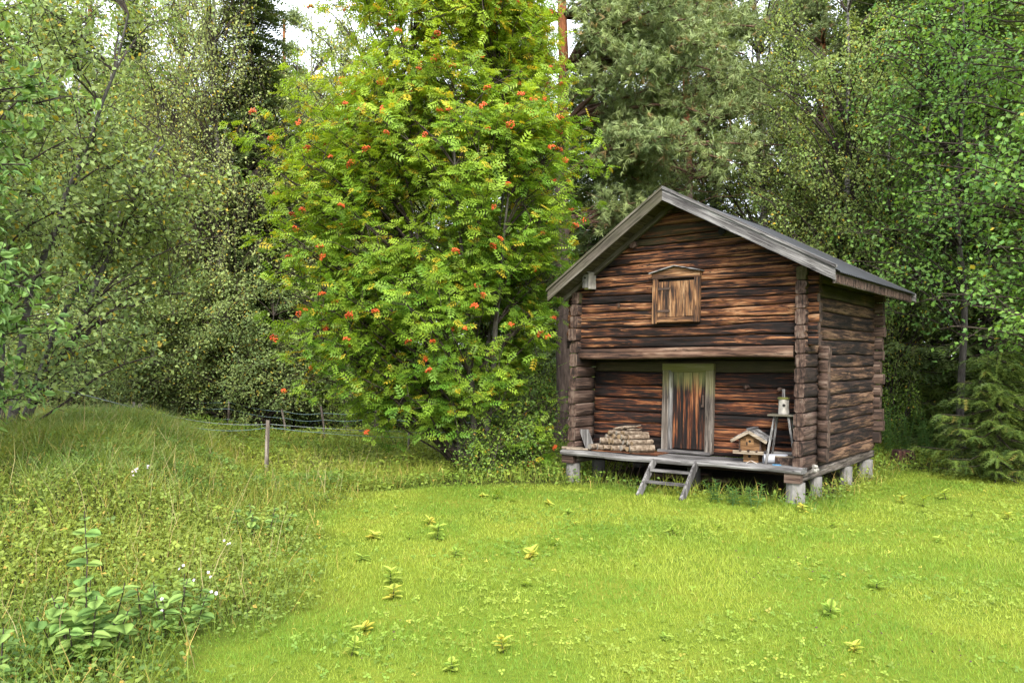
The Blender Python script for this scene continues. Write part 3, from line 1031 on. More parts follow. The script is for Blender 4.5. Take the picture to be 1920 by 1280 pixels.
MB().box(-.20, .22, -.03, .03, 0, .055).build('board', M2['pale'], o, loc=(0, 0, 0), bevel=.003)
o = cab_thing('wooden_crate', 'low brown crate with pale rim behind the stool legs', 'crate', .27, .17, DECK + .002, R(3))
for (x0, x1, y0, y1) in ((-.13, .14, -.055, -.04), (-.13, .14, .04, .055), (-.13, -.115, -.039, .039), (.125, .14, -.039, .039)):
    MB().box(x0, x1, y0, y1, 0, .095).build('side_board', M2['honey_dark'], o, loc=(0, 0, 0))
    MB().box(x0, x1, y0, y1, .0955, .108).build('rim', M2['pale'], o, loc=(0, 0, 0))
o = cab_thing('blue_lid', 'flat blue plastic lid lying on the porch boards', 'lid', .33, -.02, DECK + .004, 0)
MB().cyl((0, 0, 0), (0, 0, .012), .06, .055, 14).build('disc', M2['blue'], o, loc=(0, 0, 0))
o = cab_thing('cable_loop', 'pinkish white cable curling between the birdhouse and the pipe', 'cable', .66, -.04, DECK + .008, 0)
t = np.linspace(0, 1, 16)
V, F = tubes([(np.stack([-.06 + .14 * t, .02 * np.sin(t * 7), .035 * np.sin(t * 3.14) * (t < .99)], 1), np.full(16, .0035), 6)])
link('wire', mesh_arrays('cable', V, F, M2['white']), o)
o = cab_thing('porcelain_bundle', 'small grey-white bundle of insulators tied at the corner sill', 'insulator', -.035, .20, .41, 0)
for dx, dz in ((0, 0), (.05, .01), (.02, .05)):
    MB().cyl((.02 + dx * .2, -.03 + dx, dz), (.05 + dx * .2, .02 + dx, dz - .01), .026, .02, 9).build('insulator_piece', M2['whitewood'], o, loc=(0, 0, 0))

# grey nest box hung under the left verge
o = cab_thing('hanging_nest_box', 'small grey board nest box hung high on the gable wall under the eave', 'nest box', 3.21, FW - .105, 2.865, R(-8))
MB().box(-.062, .055, -.05, .09, .0, .20).build('box_wall', MX['grey_z'], o, loc=(0, 0, 0), bevel=.002)
MB().box(.056, .076, -.06, .095, -.02, .225).build('side_board', M2['whitewood'], o, loc=(0, 0, 0))
MB().bar((-.10, .02, .232), (.0, .02, .248), .19, .012).build('lid', M2['moss'], o, loc=(0, 0, 0))
MB().bar((.0, .02, .25), (.085, .02, .212), .19, .012).build('lid', M2['whitewood'], o, loc=(0, 0, 0))
MB().cyl((-.012, -.054, .145), (-.012, -.051, .145), .016, .016, 10).build('entrance_hole', MX['black'], o, loc=(0, 0, 0))
MB().box(-.03, .04, -.045, .06, -.028, -.0005).build('mossy_base', M2['moss'], o, loc=(0, 0, 0))

# steps
o = cab_thing('wooden_steps', 'weathered grey two-rung wooden steps leaning against the porch', 'steps', 1.64, -.36, 0, R(0))
for sx in (-.31, .31):
    MB().bar((sx * 1.0, -.28, -.02), (sx, .17, .415), .032, .10, up=(0, 0, 1)).build('stringer', MX['grey_z'], o, loc=(0, 0, 0))
for (y, z) in ((.065, .305), (-.075, .165)):
    MB().box(-.30, .30, y - .045, y + .045, z - .016, z + .016).build('tread', MX['grey_x'], o, loc=(0, 0, 0), bevel=.003)

# iron harrow frame under the floor
o = cab_thing('iron_harrow', 'old iron harrow with slanting tines leaning in the dark under the floor', 'harrow', 2.72, .55, 0, 0)
MB().bar((-.42, 0, .26), (.36, 0, .36), .02, .03).build('frame_bar', MX['iron'], o, loc=(0, 0, 0))
for k in range(7):
    x = -.36 + k * .11
    MB().bar((x - .10, -.04, .0), (x, 0, .27 + .0128 * k), .012, .012).build('tine', MX['iron'], o, loc=(0, 0, 0))
for (u, v, ln, lab) in ((2.1, 1.1, 1.3, 'dark plank lying on the ground beneath the floor'), (2.4, 1.5, 1.0, 'reddish plank lying farther back beneath the floor')):
    o = cab_thing('stored_plank', lab, 'plank', u, v, 0.01, R(4))
    MB().box(-ln / 2, ln / 2, -.08, .08, 0, .06).build('board', MX['wingx'], o, loc=(0, 0, 0), bevel=.004)

# ------------------------------------------------------------------ foliage building blocks
def leaf_tmpl(w=.32, fold=.10, droop=-.06):
    v = np.array([(0, 0, 0), (-w, .42, fold), (0, 1, droop), (w, .42, fold)], float)
    return v, np.array([(0, 3, 2), (0, 2, 1)])


def oval_tmpl(w=.36, fold=.10, droop=-.16, notch=.0):
    """a rounder leaf with a midrib, 12 triangles"""
    ys = np.array([0, .22, .5, .78, 1.0])
    ws = np.array([0, .86, 1.0, .62, 0]) * w
    zs = droop * ys ** 2
    v = [(0, y, z) for y, z in zip(ys, zs)]
    for sgn in (-1, 1):
        v += [(sgn * ws[i], ys[i] - (notch if i == 1 else 0), zs[i] + fold * ws[i] / w) for i in (1, 2, 3)]
    f = []
    for o in (5, 8):
        f += [(0, 1, o), (1, 2, o + 1), (1, o + 1, o), (2, 3, o + 2), (2, o + 2, o + 1), (3, 4, o + 2)]
    return np.array(v, float), np.array(f)


def pinnate_tmpl(pairs=5):
    """rowan leaf: leaflets in pairs along a drooping midrib"""
    lv, lf = leaf_tmpl(.20, .03, -.03)
    Vs, Fs = [], []
    sites = [((0, .78 , -.10), 0)]
    for i in range(pairs):
        t = .16 + .62 * i / (pairs - 1)
        for sg in (-1, 1):
            sites.append(((0, t, -.16 * t * t), sg))
    for k, (p, sg) in enumerate(sites):
        a = sg * R(62)
        ln = .36 if sg else .34
        d = np.array([(math.sin(a), math.cos(a), -.18)])
        M = frames(d, np.array([(0, 0, 1.0)]))
        V, F = stamp(lv, lf, np.array([p], float), M, [ln])
        Vs.append(V)
        Fs.append(F + 4 * k)
    return np.concatenate(Vs), np.concatenate(Fs)


def tuft_tmpl(n=11, w=.035, seed=1, spread=.75):
    """a brush of needles round a shoot"""
    rg = np.random.default_rng(seed)
    V, F = [], []
    for i in range(n):
        a = 2 * math.pi * i / n + rg.random() * .5
        b = rg.uniform(.25, spread)
        d = np.array([math.cos(a) * math.sin(b * 1.5), math.cos(b * 1.5), math.sin(a) * math.sin(b * 1.5)])
        s = nrm(np.cross(d, rg.normal(size=3))) * w
        o = np.array([0, rg.uniform(-.35, .1), 0])
        V += [o - s, o + s, o + d]
        F.append((3 * i, 3 * i + 1, 3 * i + 2))
    return np.array(V), np.array(F)


def twig_tmpl(n=8, w=.055, seed=2, ang=50, curl=-.12):
    """a flat conifer twig: needles in two combs along a stem, stem along +y"""
    rg = np.random.default_rng(seed)
    V, F = [], []
    for i in range(n):
        t = (i + .3) / n
        for sg in (-1, 1):
            a = R(ang + rg.normal() * 9)
            ln = .26 * (1 - .45 * t) * rg.uniform(.85, 1.15)
            o = np.array([0, t, curl * t * t])
            d = np.array([sg * math.sin(a), math.cos(a), rg.normal() * .22 + .1]) * ln
            e = np.array([0, w, 0])
            k = len(V)
            V += [o - e, o + e, o + d]
            F.append((k, k + 1, k + 2))
    return np.array(V), np.array(F)


def rand_tint(rg, n, k, base=None):
    t = rg.random((n, 3))
    if base is not None:
        t[:, 0] = np.clip(base + rg.normal(size=n) * .18, 0, 1)
    return np.repeat(t, k, axis=0)


def curve(p0, p1, rg, n=6, sag=.0, wob=.06, up=.0):
    t = np.linspace(0, 1, n)[:, None]
    ln = np.linalg.norm(p1 - p0)
    pts = p0 + (p1 - p0) * t
    b = (t * (1 - t)) * 4
    pts = pts + b * np.array([0, 0, up - sag]) * ln
    off = np.cumsum(rg.normal(size=(n, 3)), axis=0) * wob * ln / n
    off -= off[0] + (off[-1] - off[0]) * t
    return pts + off


def sample_blobs(rg, blobs, n, rmin=.45):
    """points in a union of ellipsoids, thicker towards the surface; also the outward direction"""
    w = np.array([b[6] if len(b) > 6 else b[3] * b[4] * b[5] for b in blobs], float)
    idx = rg.choice(len(blobs), n, p=w / w.sum())
    B = np.array([b[:6] for b in blobs])[idx]
    d = nrm(rg.normal(size=(n, 3)))
    r = (rmin ** 3 + (1 - rmin ** 3) * rg.random(n)) ** (1 / 3)
    return B[:, :3] + d * B[:, 3:6] * r[:, None], d


def broadleaf(rg, stems, blobs, boughs, twigs, per_twig, tmpl, size, sig=.42, hang=0.0, upz=1.0, limb_r=.035, leaf_jit=.09, rmin=.45, zmin=.25,
              rosette=False, twig_len=(.25, .7), steep=.55, flat=.6, face=.75):
    """returns wood tubes, leaf arrays (V, F, tint) and the shoot tips"""
    lines = [(p, r, 7) for p, r in stems]
    allp = np.concatenate([p for p, r in stems])
    allr = np.concatenate([r for p, r in stems])
    C, Cd = sample_blobs(rg, blobs, boughs, rmin)
    keep = C[:, 2] > zmin
    C, Cd = C[keep], Cd[keep]
    tips, tdirs, tb = [], [], []
    order = np.argsort(C[:, 2])
    for bi in order:
        c = C[bi]
        hd = np.hypot(allp[:, 0] - c[0], allp[:, 1] - c[1])
        want = c[2] - steep * hd
        cost = np.abs(allp[:, 2] - want) + .5 * hd
        j = int(np.argmin(cost))
        p0 = allp[j]
        ln = np.linalg.norm(c - p0)
        limb = curve(p0, c, rg, 6, up=.10 if hang == 0 else .16, wob=.10)
        r0 = min(limb_r * (.5 + ln * .25), allr[j] * .8)
        rad = np.linspace(r0, max(.006, r0 * .28), 6)
        lines.append((limb, rad, 5))
        nt_ = max(2, rg.poisson(twigs))
        st = rg.uniform(.45, 1.0, nt_)
        ii = st * 5
        i0 = np.minimum(ii.astype(int), 4)
        q = limb[i0] + (limb[i0 + 1] - limb[i0]) * (ii - i0)[:, None]
        d = nrm(rg.normal(size=(nt_, 3)) * np.array([1, 1, flat]) + Cd[bi] * .7 + np.array([0, 0, .25 if not hang else -.1]))
        tl = rg.uniform(*twig_len, nt_)
        e = q + d * tl[:, None] + rg.normal(size=(nt_, 3)) * sig * .35
        if hang:
            e = q + d * tl[:, None] * .55 + np.array([0, 0, -1]) * (hang * rg.uniform(.4, 1.3, nt_))[:, None]
        for a, b_ in zip(q, e):
            if b_[2] < zmin * .6:
                continue
            mid = (a + b_) / 2 + np.array([0, 0, .05 if not hang else .12])
            lines.append((np.array([a, mid, b_]), np.array([.007, .005, .003]), 3))
            tips.append((a, mid, b_))
    tips = np.array(tips)
    n = len(tips)
    a, m, b_ = tips[:, 0], tips[:, 1], tips[:, 2]
    k = per_twig
    if rosette:
        base = b_ + 0
        P = np.repeat(base, k, 0) + rg.normal(size=(n * k, 3)) * .02
        back = rg.random(n * k) < .35
        P[back] = np.repeat(m, k, 0)[back]
        td = nrm(b_ - m)
        d = nrm(np.repeat(td, k, 0) * .25 + rg.normal(size=(n * k, 3)) * np.array([1, 1, .45]) + np.array([0, 0, .05]))
        up = nrm(rg.normal(size=(n * k, 3)) * .35 + np.array([0, 0, upz]))
        cl = np.repeat(rg.random(n), k)
    else:
        t = rg.uniform(.15, 1.05, (n, k, 1))
        P = np.where(t < .5, a[:, None] + (m - a)[:, None] * t * 2, m[:, None] + (b_ - m)[:, None] * (t * 2 - 1)).reshape(-1, 3)
        P = P + rg.normal(size=P.shape) * leaf_jit
        d = nrm(np.repeat(nrm(b_ - a), k, 0) * .6 + rg.normal(size=P.shape) + np.array([0, 0, -.35]))
        up = nrm(rg.normal(size=P.shape) * .55 + np.array([0, 0, upz]))
        cl = np.repeat(rg.random(n), k)
    axis = np.array([np.mean([b[0] for b in blobs]), np.mean([b[1] for b in blobs]), 0])
    outw = (P - axis) * np.array([1, 1, 0])
    up = nrm(up + nrm(outw) * face)      # blades face outwards to the light
    ok = P[:, 2] > .03
    P, d, up, cl = P[ok], d[ok], up[ok], cl[ok]
    sc = size * rg.uniform(.7, 1.25, len(P))
    V, F = stamp(tmpl[0], tmpl[1], P, frames(d, up), sc)
    tint = rand_tint(rg, len(P), len(tmpl[0]), cl)
    return lines, (V, F, tint), b_, (P, d, up, sc)


def stem_line(rg, base, top, r0, r1, n=9, wob=.05, bow=0.0):
    p = curve(np.array(base, float), np.array(top, float), rg, n, wob=wob)
    t = np.linspace(0, 1, n)
    r = r0 + (r1 - r0) * t ** .8
    r[0] *= 1.35
    return p, r


def tree_thing(name, label, cat, loc, lines, leaves, bark, leafmat, group=None, crown='crown', trunk_smooth=True, branch=None):
    o = thing(name, label, cat, loc, 0, group)
    main = [q for q in lines if q[2] >= 7]
    fine = [q for q in lines if q[2] < 7]
    V, F = tubes(main)
    link('trunk', mesh_arrays('trunk', V, F, bark, None, trunk_smooth), o)
    if fine:
        V, F = tubes(fine)
        link('branches', mesh_arrays('branches', V, F, branch or BARK['twig'], None, trunk_smooth), o)['kind'] = 'stuff'
    c = link(crown, mesh_arrays('crown', leaves[0], leaves[1], leafmat, leaves[2]), o)
    c['kind'] = 'stuff'
    return o


BARK = dict(
    twig=bark_mat('twig_bark', [(.3, (.018, .014, .011)), (.55, (.045, .036, .03)), (.8, (.085, .072, .06))], (9, 9, 3), bump=.2),
    pinelimb=bark_mat('pine_limb_bark', [(.3, (.03, .018, .012)), (.55, (.085, .05, .034)), (.8, (.14, .095, .07))], (9, 9, 3), bump=.3),
    rowan=bark_mat('rowan_bark', [(.3, (.04, .035, .03)), (.6, (.10, .095, .085)), (.8, (.17, .165, .15))], (10, 10, 3), bump=.5),
    grey=bark_mat('grey_bark', [(.3, (.02, .018, .015)), (.55, (.06, .054, .048)), (.8, (.13, .12, .11))], (8, 8, 2)),
    willow=bark_mat('willow_bark', [(.3, (.03, .027, .025)), (.55, (.085, .08, .075)), (.8, (.16, .155, .15))], (8, 8, 2.5)),
    birch=bark_mat('birch_bark', [(.34, (.012, .011, .01)), (.44, (.08, .075, .07)), (.56, (.22, .21, .195)), (.8, (.34, .33, .31))], (2.2, 2.2, 7), bump=.3),
    pine=bark_mat('pine_bark', [(.3, (.018, .014, .012)), (.55, (.06, .045, .038)), (.8, (.115, .09, .078))], (9, 9, 1.8), (6.0, 8.5, [(.3, (.07, .025, .012)), (.55, (.20, .075, .032)), (.8, (.30, .13, .06))])),
    spruce=bark_mat('spruce_bark', [(.3, (.013, .011, .01)), (.55, (.045, .038, .033)), (.8, (.095, .085, .075))], (9, 9, 3)),
)
LEAF = dict(
    rowan=leaf_mat('rowan_leaf', (0.098, 0.215, 0.023), (0.267, 0.370, 0.034), (.44, .35, .03), .045, .46, vary=.6),
    willow=leaf_mat('willow_leaf', (.125, .195, .066), (.255, .325, .105), (.36, .28, .04), .04, .42, vary=.6),
    willow_big=leaf_mat('willow_big_leaf', (0.115, 0.230, 0.068), (0.209, 0.331, 0.088), (.36, .30, .04), .02, .42, vary=.5),
    birch=leaf_mat('birch_leaf', (.180, .245, .085), (.330, .380, .130), (.46, .34, .04), .04, .45, vary=.6),
    birch_g=leaf_mat('birch_green_leaf', (.125, .205, .060), (.275, .345, .095), (.44, .30, .03), .025, .45, vary=.6),
    alder=leaf_mat('aspen_leaf', (0.078, 0.182, 0.043), (0.176, 0.304, 0.057), (.42, .34, .04), .008, .44, vary=.55),
    bush=leaf_mat('shrub_leaf', (0.072, 0.152, 0.029), (0.200, 0.296, 0.042), (.34, .22, .03), .03, .42, vary=.6),
    pine=leaf_mat('pine_needle', (.110, .160, .060), (.225, .280, .105), (.20, .15, .06), .04, .22, vary=.5),
    spruce=leaf_mat('spruce_needle', (.050, .085, .028), (.120, .165, .050), (.10, .10, .04), .03, .18, vary=.5),
    yspruce=leaf_mat('young_spruce_needle', (.040, .078, .018), (.120, .168, .030), (.18, .16, .04), .02, .2, vary=.5),
    berry=plain_mat('rowan_berry', (.42, .055, .012), (.60, .11, .018), 30, .35, 0, 0, .5),
)
T_LEAF = leaf_tmpl()
T_LEAF_NARROW = leaf_tmpl(.24, .08)
T_OVAL = oval_tmpl()

def trefoil_tmpl():
    lv, lf = leaf_tmpl(.40, .08, -.05)
    d = np.array([(math.sin(a), math.cos(a), 0.0) for a in (0, R(105), -R(105))])
    V, F = stamp(lv, lf, d * .05, frames(d, np.array([(0, 0, 1.0)] * 3)), np.array([.62, .56, .56]))
    return V, F


T_TREF = trefoil_tmpl()

# ------------------------------------------------------------------ the rowan beside the storehouse
def build_rowan():
    rg = np.random.default_rng(21)
    stems = []
    for k in range(7):
        a = 2 * math.pi * k / 7 + rg.random() * .5
        b = np.array([math.cos(a) * .17, math.sin(a) * .13, -.08])
        ex, ez = rg.uniform(.5, 1.5), rg.uniform(4.8, 7.6)
        stems.append(stem_line(rg, b, (math.cos(a) * ex - .45, math.sin(a) * ex, ez), rg.uniform(.042, .085), .012, 11, .05))
    blobs = [(-.55, 0, 6.9, 1.8, 1.6, 2.0), (-.9, -.1, 4.6, 2.7, 2.0, 2.0), (.45, -.3, 4.7, 1.45, 1.6, 2.0), (-.7, -.3, 2.6, 2.3, 1.8, 1.3),
             (.45, -.5, 2.5, .95, 1.2, 1.4), (1.35, -.3, 5.6, .75, .9, .7), (.4, -.2, 6.6, 1.2, 1.3, 1.5), (-2.55, -.1, 4.3, 1.15, 1.3, 2.1), (.75, -.2, 1.0, .62, .6, .9), (-1.9, -.4, 1.7, 1.1, .9, .8), (-.9, -.8, 1.35, 1.0, .7, .7), (-1.6, -.5, 1.2, .8, .6, .5), (.5, -.7, 1.0, .55, .5, .7), (-2.35, -.3, 2.7, 1.15, 1.0, 1.25), (-1.3, -.1, 7.6, 1.5, 1.4, 1.3), (-.2, -.1, 8.6, 1.6, 1.4, 1.3)]
    lines, lv, tips, raw = broadleaf(rg, stems, blobs, 465, 9, 9, pinnate_tmpl(4), .185, sig=.5, rosette=True, limb_r=.020, rmin=.55, zmin=.25, twig_len=(.2, .6), steep=.9)
    # light from above painted into the tint: brighter, yellower towards the top left
    V, F, t = lv
    t = t.copy()
    top_light = sstep(2.5, 8.0, V[:, 2] - .35 * V[:, 0])
    t[:, 0] = np.clip(t[:, 0] * .72 + top_light * .38, 0, 1)
    t[:, 1] = np.clip(t[:, 1] + top_light * .06, 0, 1)
    o = tree_thing('rowan_tree', 'bushy rowan tree with clusters of orange-red berries beside the storehouse', 'tree', (PX(888, 13.5), 13.5, 0), lines, (V, F, t), BARK['rowan'], LEAF['rowan'])
    # berry clusters
    meshes = []
    ph = (1 + 5 ** .5) / 2
    ov = nrm(np.array([(1, 0, 0), (-1, 0, 0), (0, 1, 0), (0, -1, 0), (0, 0, 1), (0, 0, -1)], float))
    of = np.array([(0, 2, 4), (2, 1, 4), (1, 3, 4), (3, 0, 4), (2, 0, 5), (1, 2, 5), (3, 1, 5), (0, 3, 5)])
    for k in range(4):
        n = 34
        a, r_ = rg.random(n) * 6.28, np.sqrt(rg.random(n)) * .054
        p = np.stack([np.cos(a) * r_, np.sin(a) * r_, -6 * r_ ** 2 + rg.normal(size=n) * .010 - .01], 1)
        V, F = stamp(ov, of, p, np.repeat(np.eye(3)[None], n, 0), rg.uniform(.0115, .014, n))
        meshes.append(mesh_arrays('berry_cluster', V, F, LEAF['berry'], None, True))
    # clusters sit at shoot tips on the outside of the crown
    c = np.array([-.6, 0, 4.5])
    rad = np.linalg.norm((tips - c) / np.array([2.9, 2.2, 4.3]), axis=1) - .12 * tips[:, 1] + .10 * tips[:, 2]
    cand = np.argsort(-rad)[:int(len(tips) * .55)]
    pick = rg.choice(cand, 285, replace=False)
    for i, j in enumerate(pick):
        link('berry_cluster', meshes[i % 4], o, tuple(tips[j] + nrm((tips[j] - c) * np.array([1, 1, .25])) * .10 + np.array([0, 0, .02])), (rg.normal() * .5, rg.normal() * .5, rg.random() * 6), (rg.uniform(.8, 1.2),) * 3)


build_rowan()


# ------------------------------------------------------------------ forest kinds (each built once, then copied)
def mk_birch(seed, h, rad, name, label, leafmat, hang=.75, boughs=150, twigs=9, per=13, bottom=.22, size=.082, group='birches of the forest edge'):
    rg = np.random.default_rng(seed)
    stems = [stem_line(rg, (0, 0, -.2), (rg.normal() * .35, rg.normal() * .3, h), .055 + h * .006, .012, 14, .05)]
    zc = h * (1 + bottom) / 2
    blobs = [(0, 0, zc, rad, rad, h * (1 - bottom) / 2 * 1.02), (0, 0, h * .45, rad * 1.15, rad * 1.15, h * .28)]
    lines, lv, tips, raw = broadleaf(rg, stems, blobs, boughs, twigs, per, T_LEAF, size, hang=hang, upz=.5, limb_r=.022, leaf_jit=.07, rmin=.35, zmin=h * bottom * .55, twig_len=(.3, .8), steep=1.1)
    return tree_thing(name, label, 'tree', (0, 0, 0), lines, lv, BARK['birch'], leafmat, group)


def mk_spruce(seed, h, rad, name, label, leafmat=None, bare=.06, whorl=.34, per=6, side=9, group='spruces of the forest edge', dead=True, tw=None, twl=(.22, .5), droop=.28):
    rg = np.random.default_rng(seed)
    lines = [(np.array([(0, 0, -.2), (0, 0, h * .3), (rg.normal() * .05, 0, h * .7), (0, 0, h)]), np.array([.05 + h * .009, .04 + h * .007, .02 + h * .003, .008]), 8)]
    tw = tw or twig_tmpl(6, .07, seed)
    P, D, U, S = [], [], [], []
    z = h * bare
    while z < h - .15:
        f = 1 - (z - h * bare) / (h - h * bare)
        L = rad * (f ** .75) * rg.uniform(.85, 1.1) + .12
        for k in range(per):
            a = 2 * math.pi * (k + rg.random() * .7) / per + z * 3
            l_ = L * rg.uniform(.65, 1.1)
            n = max(4, int(side * l_ / rad) + 3)
            t = np.linspace(.12, 1, n)
            out = np.array([math.cos(a), math.sin(a), 0])
            zz = z + rg.normal() * .06 - droop * l_ * t + .20 * l_ * t ** 3 + (.35 * l_ * t if f < .25 else 0)
            pts = out[None] * (l_ * t)[:, None] + np.stack([0 * t, 0 * t, zz], 1)
            lines.append((np.vstack([[0, 0, z], pts[n // 2], pts[-1]]), np.array([.013 + .008 * f, .010, .004]), 3))
            sd = np.array([-out[1], out[0], 0])
            for i in range(n):
                for sg in (-1, 1, 0):
                    if sg == 0 and i < n - 2 and rg.random() < .5:
                        continue
                    dd = out * (.55 if sg else 1) + sd * sg * rg.uniform(.5, 1.0) + np.array([0, 0, -.30 + rg.normal() * .15])
                    P.append(pts[i])
                    D.append(dd)
                    U.append((rg.normal() * .25, rg.normal() * .25, 1))
                    S.append(rg.uniform(*twl) * (.55 + .45 * (1 - abs(t[i] - .5))))
        z += whorl * rg.uniform(.8, 1.15) * (.75 + .5 * f)
    if dead:
        for k in range(26):      # dead grey branches low on the trunk
            zz = rg.uniform(.6, max(1.2, h * max(bare, .25)))
            a = rg.random() * 6.28
            l_ = rg.uniform(.4, 1.2)
            e = np.array([math.cos(a) * l_, math.sin(a) * l_, zz - rg.uniform(0, .35)])
            lines.append((curve(np.array([0, 0, zz]), e, rg, 4, wob=.2), np.array([.014, .011, .008, .004]), 4))
    P, D, U, S = np.array(P), np.array(D), np.array(U), np.array(S)
    ok = P[:, 2] > .05
    V, F = stamp(tw[0], tw[1], P[ok], frames(D[ok], U[ok]), S[ok])
    return tree_thing(name, label, 'tree', (0, 0, 0), lines, (V, F, rand_tint(rg, ok.sum(), len(tw[0]))), BARK['spruce'], leafmat or LEAF['spruce'], group)


def mk_pine(seed, h, blobs, boughs, name, label, tufts=13, group='pines of the forest edge', twigs=16, r0=.21, lean=0.0):
    rg = np.random.default_rng(seed)
    stems = [stem_line(rg, (0, 0, -.2), (lean, 0, h), r0, .05, 14, .03)]
    lines, lv, tips, raw = broadleaf(rg, stems, blobs, boughs, twigs, tufts, tuft_tmpl(9, .062, seed), .14, sig=.45, limb_r=.045, leaf_jit=.085, rmin=.30, zmin=2.2, twig_len=(.2, .6), steep=.15, upz=.2)
    V, F, t = lv
    fk = np.hypot(V[:, 0] - lean * V[:, 2] / h, V[:, 1])[F[:, 0]] > .75 * (V[F[:, 0], 2] < h * .74)      # the inner crown is shade-pruned
    lv = (V, F[fk], t)
    # dry twigs below the crown
    for k in range(40):
        zz = rg.uniform(2.2, h * .55)
        a = rg.random() * 6.28
        l_ = rg.uniform(.5, 1.8)
        e = np.array([math.cos(a) * l_, math.sin(a) * l_, zz + rg.uniform(-.4, .3)])
        lines.append((curve(np.array([0, 0, zz]), e, rg, 5, wob=.3), np.array([.02, .016, .012, .008, .004]), 4))
    return tree_thing(name, label, 'tree', (0, 0, 0), lines, lv, BARK['pine'], LEAF['pine'], group, branch=BARK['pinelimb'])


def mk_bush(seed, rx, h, name, label, leafmat, boughs=70, twigs=8, per=13, size=.06, tmpl=T_LEAF, group='shrubs under the forest edge', stems=6):
    rg = np.random.default_rng(seed)
    st = []
    for k in range(stems):
        a = rg.random() * 6.28
        st.append(stem_line(rg, (math.cos(a) * .12, math.sin(a) * .12, -.1), (math.cos(a) * rx * .55, math.sin(a) * rx * .55, h * rg.uniform(.6, .9)), .028, .008, 7, .1))
    blobs = [(0, 0, h * .52, rx, rx, h * .48), (0, 0, h * .3, rx * 1.05, rx * 1.05, h * .3)]
    lines, lv, tips, raw = broadleaf(rg, st, blobs, boughs, twigs, per, tmpl, size, limb_r=.014, leaf_jit=.07, rmin=.4, zmin=.08, twig_len=(.2, .5), steep=.7)
    return tree_thing(name, label, 'shrub', (0, 0, 0), lines, lv, BARK['grey'], leafmat, group, crown='foliage')


def put(o, px, D, rot=0.0, sc=1.0, dz=-.03, label=None, group=None):
    x = PX(px, D)
    o.location = (x, D, float(height(x, D)) + dz)
    o.rotation_euler = (0, 0, rot)
    o.scale = (sc, sc, sc) if not isinstance(sc, tuple) else sc
    if label:
        o['label'] = label
    if group:
        o['group'] = group
    return o


def again(src, px, D, rot=0.0, sc=1.0, dz=-.03, label=None):
    x = PX(px, D)
    s3 = (sc, sc, sc) if not isinstance(sc, tuple) else sc
    return copy_thing(src, (x, D, float(height(x, D)) + dz), rot, s3, label)


# birches
b_pale = put(mk_birch(31, 14.5, 1.9, 'birch_tree', 'tall pale-leaved weeping birch behind the wire fence', LEAF['birch'], hang=.9, boughs=250, twigs=10, per=15, size=.070), 405, 21.5)
b_mid = put(mk_birch(32, 12.5, 2.3, 'birch_tree', 'broad pale birch rising behind the rowan', LEAF['birch'], hang=.5, boughs=190, twigs=10, per=13), 655, 22.5)
b_thin = put(mk_birch(33, 16, 1.7, 'birch_tree', 'thin airy birch with bare white trunk behind the storehouse roof', LEAF['birch_g'], hang=.55, boughs=120, twigs=8, per=11, bottom=.38), 1418, 21.0)
b_leafy = put(mk_birch(34, 11.5, 2.5, 'birch_tree', 'dense leafy birch with yellow flecks behind the storehouse eave', LEAF['birch_g'], hang=.25, boughs=250, twigs=10, per=15, bottom=.10, size=.074), 1590, 18.5)
G_B = 'background birches deep in the wood'
for i, (src, px, D, sc) in enumerate(((b_leafy, 545, 24.5, 1.0), (b_leafy, 620, 26, 1.1), (b_leafy, 375, 26, 1.1), (b_leafy, 210, 23, .9), (b_pale, 335, 24, 1.05), (b_mid, 590, 28, 1.1), (b_leafy, 700, 24, .95), (b_leafy, 130, 19, .9), (b_mid, 250, 30, 1.15), (b_thin, 1340, 26, 1.1), (b_thin, 1490, 25, 1.0), (b_leafy, 1690, 24, 1.25),
                                      (b_mid, 1520, 30, 1.35), (b_leafy, 1820, 20, 1.15), (b_thin, 900, 30, 1.0), (b_leafy, 1190, 24, .9), (b_leafy, 1500, 20, .72), (b_leafy, 1660, 17.5, .7), (b_mid, 30, 24, 1.2), (b_leafy, -120, 18, 1.1), (b_mid, 1950, 28, 1.4), (b_leafy, 1010, 27, 1.0), (b_leafy, 2080, 17, 1.1))):
    lab = 'weeping pale-leaved birch deeper in the wood' if src is b_pale else 'broad pale-leaved birch deeper in the wood' if src is b_mid else 'thin high-crowned birch with bare white trunk deeper in the wood' if src is b_thin else 'dense dark-green birch deeper in the wood'
    o = again(src, px, D, i * 1.9 + .7, sc, label=lab)
    o['group'] = G_B + (' pale' if src is b_pale else ' broad' if src is b_mid else ' thin' if src is b_thin else ' dense')

